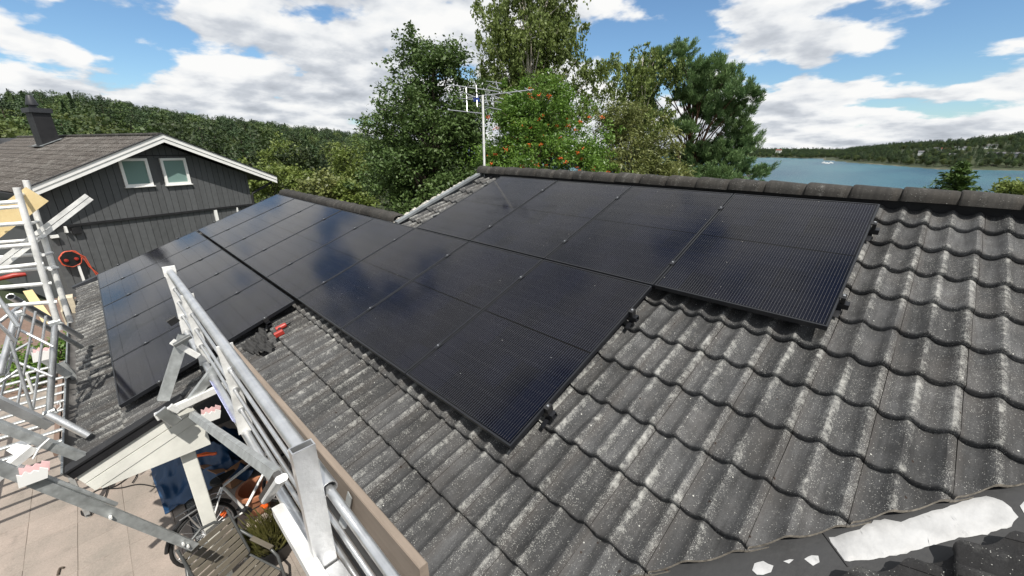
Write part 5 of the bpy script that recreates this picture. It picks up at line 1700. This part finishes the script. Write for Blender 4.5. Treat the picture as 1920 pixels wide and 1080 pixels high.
# bicycle
def bicycle():
    A = at(388, 1003, 2, GZ+.35); B = at(462, 950, 2, GZ+.35)
    d = Vector((B.x-A.x, B.y-A.y, 0)).normalized(); B = A + d*1.04
    side = Vector((-d.y, d.x, 0)); up = (Vector((0, 0, 1)) + side*0.10).normalized()
    base = (A.x, A.y, GZ)
    root = thing('bicycle', 'white bicycle with black tyres standing under the eave', 'bicycle', base)
    bx = d.cross(up).normalized()
    G = lambda s, h_, o_=0.0: Vector((A.x, A.y, GZ)) + d*s + up*h_ + bx*o_
    R_ = 0.335
    for s0 in (0.0, 1.04):
        c = G(s0, R_+.012)
        def circ(r): return [c + d*math.cos(t)*r + up*math.sin(t)*r for t in np.linspace(0, 2*math.pi, 33)]
        b = MB(); b.tube(circ(R_), 0.019, 8, False); w = b.build('wheel', M['rubber'], root, 60)
        b = MB(); b.tube(circ(R_-.024), 0.009, 6, False); o = b.build('rim', M['alu'], w, 60)
        b = MB()
        for i in range(18):
            t = 2*math.pi*i/18; b.tube([c + bx*(.025 if i % 2 else -.025), c + d*math.cos(t+.25)*(R_-.02) + up*math.sin(t+.25)*(R_-.02)], 0.0022, 4, False)
        b.tube([c - bx*.05, c + bx*.05], 0.02, 8); b.build('spokes', M['alu'], w)
    b = MB(); r_ = 0.017
    bbk = G(.44, .30); st = G(.30, .78); ht = G(.86, .86); hb = G(.89, .72); ra = G(0, R_+.012); fa = G(1.04, R_+.012)
    for p, q in ((bbk, st), (st, ht), (bbk, hb)): b.tube([p, q], r_, 8)
    b.tube([ht, hb], .022, 8)
    for o_ in (-.055, .055):
        b.tube([ra + bx*o_, bbk + bx*o_*.5], .011, 6); b.tube([ra + bx*o_, st + bx*o_*.3], .009, 6); b.tube([hb + bx*o_, fa + bx*o_], .012, 6)
    b.build('bicycle_frame', M['white'], root, 50)
    b = MB(); sp = G(.27, .88)
    b.lathe(sp, [(0.001, .03), (.07, .025), (.08, 0), (.05, -.04), (.001, -.05)], 12, up); b.tube([sp + d*.02, sp + d*.20 + up*.005], [.06, .022], 8); b.tube([st, sp], .014, 8); b.build('saddle', M['rubber'], root, 50)
    b = MB(); hx = G(.84, .98); b.tube([ht, hx], .014, 8); b.tube([hx - bx*.30 - d*.12, hx - bx*.22, hx, hx + bx*.22, hx + bx*.30 - d*.12], .013, 8); b.build('handlebar', M['rubber'], root, 50)
    b = MB(); b.tube([bbk - bx*.08, bbk + bx*.08], .05, 10); b.tube([bbk + bx*.08, bbk + bx*.08 + d*.17 - up*.04], .009, 6); b.tube([bbk - bx*.08, bbk - bx*.08 - d*.17 + up*.04], .009, 6); b.build('crank', M['black_plastic'], root, 50)
    for p in (bbk + bx*.13 + d*.17 - up*.04, bbk - bx*.13 - d*.17 + up*.04):
        b = MB(); b.bar(p - bx*.045, p + bx*.045, .07, .02, up); b.build('pedal', M['orange'], root)
    b = MB()
    for o_ in (-.05, .05): b.tube([G(-.18, .74, o_), G(.20, .74, o_), G(.29, .70, o_*.5)], .007, 6); b.tube([G(-.1, .74, o_), G(0, .36, o_)], .006, 6)
    b.build('luggage_rack', M['alu'], root, 50)
    b = MB()
    pts = [G(0, R_+.012) + d*math.cos(t)*(R_+.04) + up*math.sin(t)*(R_+.04) for t in np.linspace(0.5, 2.9, 16)]
    b.tube(pts, .02, 6); b.build('mudguard', M['black_plastic'], root, 50)
bicycle()


# slatted garden chair
def chair():
    c = at(415, 1030, 2, GZ+.72)
    root = thing('garden_chair', 'grey brown slatted garden chair with curved tubular arms', 'chair', (c.x+.1, c.y, GZ))
    root.rotation_euler = (0, 0, rad(24))
    W = 0.46
    for i in range(7):                               # back slats, leaning away
        h_ = .50 + i*.068; x = -.02 - i*.024
        b = MB(); b.bar((x, -W/2, h_), (x, W/2, h_), .014, .058, (-.33, 0, .94), .003); b.local('back_slat', M['chair_slat'], root)
    for i in range(6):
        x = .04 + i*.072
        b = MB(); b.bar((x, -W/2, .43-.004*i), (x, W/2, .43-.004*i), .060, .014, (0, 0, 1), .003); b.local('seat_slat', M['chair_slat'], root)
    for sy in (-1, 1):
        y = sy*(W/2+.035)
        b = MB(); b.tube([(.42, y, 0), (.43, y, .30), (.40, y, .58), (.30, y, .655), (.08, y*1.06, .67), (-.12, y*1.02, .72), (-.20, y*.8, .86), (-.235, y*.45, .95), (-.245, 0, .985)], .015, 8); b.local('arm_tube', M['chair_tube'], root, 60)
        b = MB(); b.tube([(-.16, y, 0), (-.05, y*.95, .43), (-.02, y*.93, .50), (-.20, y*.93, 1.0)], .014, 8); b.local('leg', M['chair_tube'], root, 60)
        b = MB(); b.tube([(-.03, y*.94, .42), (.43, y*.94, .40)], .012, 8); b.local('seat_rail', M['chair_tube'], root, 60)
        b = MB(); b.bar((.05, y, .685), (.34, y, .672), .05, .016, (0, 0, 1), .004); b.local('armrest', M['chair_slat'], root)
chair()

# grass tuft, dark tub, edging stones
gc0 = at(508, 1018, 2, GZ+.15)
root = thing('potted_grass', 'tuft of pale green grass in a dark tub below the guard rail', 'plant', (gc0.x, gc0.y, GZ))
b = MB(); b.lathe((0, 0, 0), [(.001, 0), (.22, 0), (.26, .22), (.24, .22), (.001, .18)], 18); b.local('tub', M['black_plastic'], root, 40)
rs_ = np.random.RandomState(3); n = 900
a = rs_.uniform(0, 6.28, n); r0 = .22*np.sqrt(rs_.uniform(size=n)); lean = rs_.uniform(.1, .5, n); h_ = rs_.uniform(.12, .34, n)
bx_, by_ = r0*np.cos(a), r0*np.sin(a); a2 = a + rs_.normal(size=n)*.8
tx, ty = bx_+np.cos(a2)*lean*h_*1.5, by_+np.sin(a2)*lean*h_*1.5; wd = .006
V = np.stack([np.stack([bx_-wd, by_, np.full(n, .18)], 1), np.stack([bx_+wd, by_+wd, np.full(n, .18)], 1), np.stack([tx*.7+bx_*.3+wd*.5, ty*.7+by_*.3, .18+h_*.8], 1), np.stack([tx, ty, .18+h_*.95], 1)], 1).reshape(-1, 3)
tag(link('grass_blades', quads_mesh('grass_blades', V, leaf_mat('dry_grass', (0.12, 0.13, 0.03), (0.26, 0.24, 0.09), .3)), root), kind='stuff')
sm_list = []
for q in range(3):
    bm = bmesh.new(); bmesh.ops.create_icosphere(bm, subdivisions=2, radius=1.0)
    for v in bm.verts: v.co *= 0.8 + 0.35*math.sin(v.co.x*3+q)*math.cos(v.co.y*4+q*2); v.co.z *= .6
    me = bpy.data.meshes.new('stone'); bm.to_mesh(me); bm.free(); me.materials.append(M['stone']); smooth(me); sm_list.append(me)
for i, (px, py, lab) in enumerate(((474, 1015, 'pale edging stone nearest the terracotta pot'), (484, 1030, 'second pale edging stone beside the potted grass'), (480, 1046, 'pale edging stone at the chair arm'), (492, 1060, 'pale edging stone below the potted grass'), (486, 1074, 'pale edging stone at the bottom edge of the photo'))):
    c = at(px, py, 2, GZ+.05); o = link('edging_stone', sm_list[i % 3]); o.location = (c.x, c.y, GZ+.05); k = .10 + .03*(i % 3); o.scale = (k, k*.8, k); o.rotation_euler = (0, 0, i*1.3)
    tag(o, lab, 'stone', 'edging stones')

# ------------------------------------------------------------------ guard frame along the near eave
FY = 0.68
def F(px, py, y=FY): return at(px, py, 1, y)
gf0 = F(318, 512)
gf = thing('guard_frame', 'bright aluminium guard rail frame running towards the camera above the eave', 'guard rail', (5.0, FY, 0.2))
zt, zl = 0.968, 0.22
x_far, x_near = 4.90, 9.85
b = MB(); b.tube([(x_far-.03, FY, zt), (at(563, 838, 1, .60).x - .03, FY, zt-.02)], 0.034, 18, True, True); b.build('top_tube', M['alu'], gf, 40)
b = MB(); b.tube([(8.5, FY, zt-.025), (x_near, FY, zt-.035)], 0.019, 14, True, True); b.build('top_tube', M['alu'], gf, 40)
b = MB(); b.tube([(x_far+.02, FY-.005, zl+.03), (8.75, FY-.005, zl-.0)], 0.031, 18, True, True); b.build('bottom_tube', M['alu'], gf, 40)
hz = [F(361, 598).z, F(371, 627).z, F(380, 655).z]
hz = [0.77, 0.61, 0.44]
for zz, yy in zip(hz, (0, -.004, .003)):
    b = MB(); b.tube([(x_far-.02, FY+yy, zz), (x_near, FY+yy, zz-.02)], 0.0125, 10); b.build('rod', M['alu'], gf, 40)
for xx in (x_far, F(371, 627).x, F(444, 739).x, 8.75):
    b = MB(); b.prism([(xx, FY-.05, zl+.02), (xx, FY+.05, zl+.02), (xx, FY+.036, (zl+zt)/2), (xx, FY+.05, zt), (xx, FY-.05, zt), (xx, FY-.036, (zl+zt)/2)], (.012, 0, 0))
    pl = b.build('plate', M['alu_white'], gf)
    for zz in hz:
        b = MB(); c = Vector((xx+.006, FY, zz)); b.tube([c + Vector((-.014, 0, 0)), c + Vector((.014, 0, 0))], .021, 12); b.build('grommet', M['alu'], pl, 40)
b = MB(); b.box((x_far-.045, FY-.055, zt-.05), (x_far-.005, FY+.055, zt+.055)); b.build('end_cap', M['alu_white'], gf)
# sticker
b = MB(); p0, p1 = Vector((6.35, FY-.0385, zl+.035)), Vector((7.15, FY-.0385, zl+.03)); b.bar(p0, p1, .004, .03, (0, -.5, 1)); b.build('sticker', plain('faded_blue_print', (.45, .48, .72), .5, 0, .5, 60), gf)
# weathered toe board behind it
pa, pb = at(432, 645, 1, .79), at(790, 1055, 1, .79)
b = MB(); b.bar((pa.x, .79, pa.z-.12), (pb.x+.02, .79, pb.z-.12), .034, .24, (0, 0, 1), .004)
tbd = b.build('toe_board', M['wood_old']); tag(tbd, 'weathered brown wooden toe board behind the aluminium guard rail', 'board')
# near post, its foot beam, brace and clamp
npst = thing('scaffold_post', 'wide rectangular aluminium scaffold post with an open top, nearest the camera', 'scaffold post', (9.2, .5, -2.7))
tp = at(563, 838, 1, .60); bt = at(606, 1048, 0, tp.x)
b = MB(); b.hollow((tp.x, .605, bt.z-.25), (tp.x, .605, tp.z), .082, .042, .005, (1, 0, 0)); b.build('post_tube', M['alu'], npst)
b = MB(); b.hollow((tp.x+.03, .615, bt.z-.05), (tp.x+1.3, .64, bt.z-.02), .075, .05, .005, (0, 0, 1)); b.build('foot_beam', M['alu'], npst)
b = MB(); q0, q1 = at(522, 955, 1, .55), at(625, 1130, 1, .55); b.hollow(q0, q1, .05, .05, .005, (0, 0, 1)); b.build('brace', M['alu_white'], npst)
b = MB(); b.bar(at(499, 938, 1, .55), at(528, 897, 1, .55), .03, .045, (0, 1, 0), .008); cl = b.build('clamp', M['white'], npst)
b = MB(); b.bar(at(492, 935, 1, .555), at(521, 893, 1, .555), .045, .03, (0, 1, 0), .006); b.build('clamp_jaw', M['black_plastic'], cl)
# small bracket holding the toe board
brk = MB(); brk.bar(at(656, 928, 1, .765), at(648, 965, 1, .745), .004, .04, (1, 0, 0)); brk.bar(at(648, 965, 1, .745), at(640, 992, 1, .70), .004, .04, (1, 0, 0)); brk.build('bracket', M['alu_dull'], gf)
# far bracket: post, brace, cross beam, handle
fb = thing('eave_bracket', 'aluminium eave bracket with slanted post and brace under the far end of the guard rail', 'scaffold bracket', (6.1, .4, -.4))
def X(px, py, x): return at(px, py, 0, x)
def beam(px0, px1, x0, x1, w, h_, name, mat, par, up=(0, 0, 1), hollow=True):
    b = MB(); p, q = X(*px0, x0), X(*px1, x1)
    (b.hollow(p, q, w, h_, .005, up) if hollow else b.bar(p, q, w, h_, up, .004))
    return b.build(name, mat, par)
beam((345, 628), (306, 750), 6.05, 6.1, .05, .085, 'post_tube', M['alu_dull'], fb, (0, 1, 0))
beam((418, 672), (350, 762), 6.25, 6.2, .04, .075, 'brace', M['alu_dull'], fb, (0, 1, 0))
beam((292, 782), (436, 716), 6.2, 6.25, .05, .06, 'cross_beam', M['alu_white'], fb)
beam((300, 770), (332, 792), 6.26, 6.26, .03, .09, 'joint_plate', M['alu'], fb, (0, .5, 1), False)
beam((318, 762), (336, 770), 6.3, 6.3, .03, .05, 'latch', M['alu_white'], fb, (0, .5, 1), False)
beam((326, 648), (358, 630), 6.12, 6.12, .05, .03, 'handle', M['chair_tube'], fb, (0, .5, 1), False)
beam((316, 606), (332, 596), 6.1, 6.1, .05, .06, 'clamp', M['black_plastic'], fb, (0, .5, 1), False)
beam((322, 640), (372, 668), 6.06, 6.1, .03, .05, 'gusset', M['alu_white'], fb, (0, .5, 1), False)
b = MB(); p, q = X(356, 778, 6.28), at(512, 892, 1, .58)
b.bar(p, q, .010, .045, (0, .6, 1)); b.bar(p + Vector((0, .022, .02)), q + Vector((0, .022, .02)), .03, .010, (0, 0, 1)); b.build('channel', M['alu_dull'], fb)


def notched(px, py, x, s, parent, flip=1):
    c = X(px, py, x); b = MB()
    prf = [(-.075, -.05), (.065, -.05), (.085, .02), (.05, .05), (.04, .025), (.02, .045), (.0, .03), (-.02, .06), (-.04, .035), (-.06, .055)]
    b.prism([c + Vector((0, a*s, b_*s)) for a, b_ in prf], (.012, 0, 0)); o = b.build('notched_plate', M['white'], parent)
    b = MB(); b.prism([c + Vector((-.045, a*s+.012, b_*s+.02)) for a, b_ in prf], (.012, 0, 0)); b.build('notched_plate', M['pink'], parent)
notched(394, 780, 6.36, 1.0, fb)

# ------------------------------------------------------------------ scaffold left of the low eave
sb = thing('outrigger_beam', 'long grey steel channel slanting across the paving, with a notched white plate', 'scaffold beam', tuple(X(180, 950, 6.6)))
b = MB(); p, q = X(-30, 866, 6.6), X(366, 1026, 6.6)
b.bar(p, q, .010, .075, (0, 0, 1)); b.bar(p + Vector((-.025, 0, .040)), q + Vector((-.025, 0, .040)), .05, .010, (0, 0, 1)); b.build('channel', M['alu_dull'], sb)
b = MB(); p, q = X(40, 885, 6.58), X(222, 955, 6.58); b.bar(p + Vector((0, 0, .05)), q + Vector((0, 0, .05)), .03, .03, (0, 0, 1), .01); b.build('inner_profile', M['alu_dull'], sb)
for px, py in ((207, 968), (343, 1018), (352, 1022)):
    c = X(px, py, 6.61); b = MB(); b.tube([c, c + Vector((.03, 0, 0))], .011, 8); b.build('bolt', M['alu_white'], sb, 40)
notched(60, 893, 6.64, 0.95, sb)

st = thing('eave_scaffold', 'tangle of aluminium outriggers and a barred guard panel beside the gutter', 'scaffold', (5.2, -.7, -.4))
beam((-40, 783), (168, 862), 5.95, 6.0, .05, .065, 'outrigger', M['alu_dull'], st)
beam((-40, 735), (95, 798), 5.55, 5.6, .05, .07, 'outrigger', M['alu'], st)
b = MB(); b.tube([X(88, 776, 5.6), X(166, 817, 5.72)], .030, 14, True, True); b.build('outrigger_tube', M['alu'], st, 40)
b = MB(); b.tube([X(20, 556, 4.6), X(70, 585, 4.2), X(152, 632, 3.4)], .030, 14, True, True); b.build('outrigger_tube', M['alu'], st, 40)
b = MB(); b.tube([X(40, 590, 4.4), X(90, 615, 4.1), X(152, 651, 3.6)], .026, 14, True, True); b.build('outrigger_tube', M['alu_dull'], st, 40)
beam((-20, 905), (62, 838), 6.1, 6.0, .06, .06, 'strut', M['alu_white'], st)
beam((20, 850), (60, 822), 5.9, 5.85, .10, .02, 'base_plate', M['alu_white'], st, (0, .5, 1), False)
beam((50, 700), (62, 735), 4.6, 4.6, .05, .02, 'strut', M['alu_white'], st, (0, 1, 0), False)
beam((55, 655), (130, 705), 4.0, 4.0, .06, .06, 'strut', M['alu_dull'], st)
beam((115, 680), (145, 712), 3.8, 3.8, .06, .06, 'strut', M['alu_dull'], st)
for (a, c, r_, nm) in (((104, 604), (92, 778), .026, 'panel_upright'), ((32, 585), (0, 700), .026, 'panel_upright'), ((48, 572), (2, 742), .010, 'panel_bar'), ((67, 583), (33, 757), .010, 'panel_bar'), ((86, 592), (62, 768), .010, 'panel_bar'), ((24, 612), (100, 650), .012, 'panel_rail'), ((-10, 662), (98, 706), .012, 'panel_rail')):
    b = MB(); b.tube([X(*a, 5.0), X(*c, 5.15)], r_, 10, True, True); b.build(nm, M['alu'], st, 40)
notched(80, 666, 4.2, 1.1, st)
b = MB(); pts = [X(108, 758, 5.2), X(112, 752, 5.22), X(114, 762, 5.22), X(108, 768, 5.2)]; b.tube(pts, .006, 6); b.build('strap', M['white'], st)
b = MB(); b.tube([X(62, 860, 6.05), X(75, 838, 6.05), X(93, 822, 6.05)], .008, 6); b.build('strap', M['white'], st)

for (a, c, x0, x1, r_) in (((-30, 520), (34, 612), 5.0, 5.1, .016), ((-20, 618), (48, 566), 4.9, 4.8, .016), ((-20, 590), (30, 640), 5.1, 5.1, .013), ((-30, 690), (60, 640), 4.7, 4.5, .013), ((-20, 730), (40, 690), 5.2, 5.1, .013), ((60, 770), (20, 640), 5.3, 5.2, .012)):
    b = MB(); b.tube([X(*a, x0), X(*c, x1)], r_, 10, True, True); b.build('brace', M['alu'], st, 40)
for px_, py_, x_ in ((32, 590, 5.0), (104, 606, 5.0), (94, 774, 5.15), (2, 700, 5.1)):
    c = X(px_, py_, x_); b = MB(); b.bar(c + Vector((0, -.04, 0)), c + Vector((0, .04, .01)), .055, .055, (0, 0, 1), .012); b.tube([c + Vector((.02, .03, 0)), c + Vector((.05, .05, 0))], .009, 8); b.build('coupler', M['alu_dull'], st)
tw = thing('scaffold_tower', 'white aluminium ladder frames of a scaffold tower at the left edge', 'scaffold', (5.0, -1.0, -2.7))
for (top, bot, x, r_) in (((31, 352), (112, 618), 5.0, .024), ((48, 338), (132, 604), 4.6, .023)):
    b = MB(); p, q = X(*top, x), X(*bot, x); d = (q-p); b.tube([p, q, p + d*(1 + 1.2)] if False else [p, q], r_, 12); b.build('stile', M['alu_white'], tw, 40)
for (y0, x1, y1, x, r_) in ((381, 37, 378, 5.0, .018), (391, 40, 387, 5.0, .015), (422, 52, 418, 5.0, .018), (455, 60, 450, 4.6, .016), (464, 66, 458, 5.0, .018), (483, 78, 476, 4.6, .016), (505, 82, 494, 5.0, .018), (512, 92, 502, 4.6, .016), (540, 97, 531, 5.0, .018), (575, 107, 566, 5.0, .018)):
    b = MB(); b.tube([X(-40, y0+2.5, x), X(x1, y1, x)], r_, 10); b.build('rung', M['alu_white'], tw, 40)
for (x0, y0, x1, y1) in ((34, 366, 54, 362), (52, 420, 72, 415), (66, 448, 84, 444), (80, 478, 97, 474), (94, 505, 108, 502), (92, 503, 103, 500)):
    b = MB(); b.tube([X(x0, y0, 5.0), X(x1, y1, 4.6)], .014, 8); b.build('link_bar', M['alu_white'], tw, 40)
b = MB(); p, q = X(70, 364, 4.82), X(-30, 438, 4.82); b.bar(p, q, .03, .17, (0, .6, .8)); tag(b.build('pine_plank', M['wood_new']), 'fresh yellow pine plank leaning on the scaffold tower', 'plank')
rl = thing('rail_bundle', 'pair of shiny aluminium rail profiles sticking out past the scaffold tower', 'rail', tuple(X(0, 495, 4.78)))
for off in (0, .05):
    b = MB(); p, q = X(163, 366, 4.78), X(-40, 520, 4.78); o_ = Vector((0, .03, -.04))*(off/.05); b.hollow(p + o_*.8, q + o_*.8, .03, .034, .004, (0, 0, 1)); b.build('rail_profile', M['alu_white'], rl)

# slatted platform beneath, with white bars
pf = thing('slatted_platform', 'platform of white metal slats beside the gutter', 'platform', (3.6, -1.6, GZ))
for i in range(10):
    x = 0.9 + i*.30
    b = MB(); b.bar((x, -3.4, -1.22), (x, -.62, -1.22), .055, .03, (0, 0, 1), .006); b.build('slat', M['alu_dull'], pf)
for y in (-3.2, -1.9, -.75):
    b = MB(); b.bar((.7, y, -1.265), (3.8, y, -1.265), .05, .06); b.build('bearer', M['wood_deck'], pf)
for x in (.9, 3.6):
    for y in (-3.2, -.75):
        b = MB(); b.bar((x, y, GZ), (x, y, -1.30), .05, .05); b.build('leg', M['alu_dull'], pf)
# neighbour's timber terrace with loose boards
b = MB(); rt = random.Random(2)
for i in range(52):
    x = -9.0 + i*.15; b.box((x, -6.5, -2.56), (x+.138, -.75, -2.52 + rt.uniform(0, .004)))
b.box((-9, -6.5, -2.7), (-1.3, -.75, -2.565))
tag(b.build('terrace', M['wood_deck']), kind='structure')
for px0, px1, lab, w in (((52, 545), (92, 605), 'loose yellow board lying on the brown terrace', .22), ((60, 512), (28, 516), 'short board under the red tool on the terrace', .25)):
    p, q = at(*px0, 2, -2.49), at(*px1, 2, -2.49); b = MB(); b.bar(p, q, w, .028, (0, 0, 1)); tag(b.build('loose_board', M['wood_new']), lab, 'board', 'boards on the terrace')
p = at(36, 518, 2, -2.35); b = MB(); b.tube([p + Vector((0, -.5, 0)), p + Vector((.1, -.1, .08)), p + Vector((0, .4, .02))], [.07, .10, .05], 8); tag(b.build('tool_bag', M['red'], None, 60), 'red tool bag lying on the brown terrace', 'bag')
# pale bricks under the far eave corner
for i, (px, py) in enumerate(((121, 568), (126, 590), (132, 566))):
    c = at(px, py, 0, .8); b = MB(); b.box((c.x-.12, c.y-.05, c.z-.30), (c.x+.12, c.y+.05, c.z+.10)); tag(b.build('pale_block', M['brick']), ['pale upright block nearest the scaffold foot', 'lower pale upright block beside the gutter end', 'pale upright block nearest the grey verge'][i], 'block', 'pale blocks by the far eave')
# shrubs behind the platform
for i, (px, py, rx, ry, lab) in enumerate(((115, 655, 26, 16, 'green shrub seen through the scaffold beside the gutter'), (35, 675, 30, 22, 'green shrub behind the barred guard panel'))):
    c = at(px, py, 2, -1.9); s = (Vector(CW)-c).length/FPX
    broadleaf('shrub', (c.x, c.y, GZ), (c.x, c.y, c.z+.1), [(c.x, c.y, c.z, rx*s, rx*s*.8, ry*s)], 90, 26, .10, .07, LM_['rowan'], M['bark'], .03, lab, 'shrub', 'shrubs by the low eave', 70+i, ntips=10)

# ------------------------------------------------------------------ drill and rag on the tiles
u, v = at_roof(531, 613, -.10)
dr = thing('power_drill', 'red and black cordless drill lying on the tiles below the panels', 'drill', r2w(u, v, -.105))
ax = (r2w(*at_roof(552, 605, -.1), -.1) - r2w(*at_roof(508, 628, -.1), -.1)).normalized(); nz = r2w(0, 0, 1); sdv = nz.cross(ax).normalized()
c = r2w(u, v, -.09); K = .8
b = MB(); b.tube([c - K*ax*.09, c - K*ax*.085, c + K*ax*.03, c + K*ax*.05], [.020, .027, .027, .020], 12); b.build('body', M['red'], dr, 40)
b = MB(); b.tube([c + K*ax*.05, c + K*ax*.09, c + K*ax*.105], [.019, .016, .010], 12); b.tube([c + K*ax*.10, c + K*ax*.15], .005, 6); b.build('chuck', M['black_plastic'], dr, 40)
b = MB(); b.tube([c - K*ax*.04, c - K*ax*.06 - K*sdv*.13], [.019, .016], 10); b.build('handle', M['black_plastic'], dr, 40)
b = MB(); p = c - K*ax*.06 - K*sdv*.15; b.bar(p - K*ax*.06, p + K*ax*.05, .042, .055, nz, .008); b.build('battery', M['red'], dr)
u, v = at_roof(486, 645, -.11)
n = 26; vs = []; fs = []
for i in range(n+1):
    for j in range(n+1):
        a, e = (i/n-.5), (j/n-.5); rr0 = 1 + .25*math.sin(3*math.atan2(e, a)+1)
        vs.append(r2w(u + a*.46*rr0, v + e*.22*rr0, -.105 + .02*math.sin(a*19+e*11) + .018*math.sin(e*27-a*8) + .02*max(0, .5-abs(e))))
for i in range(n):
    for j in range(n):
        q = i*(n+1)+j; fs.append((q, q+n+1, q+n+2, q+1))
b = MB(); b.add(vs, fs); tag(b.build('rag', M['fabric_dark'], None, 80), 'crumpled dark rag lying on the tiles beside the toe board', 'cloth')
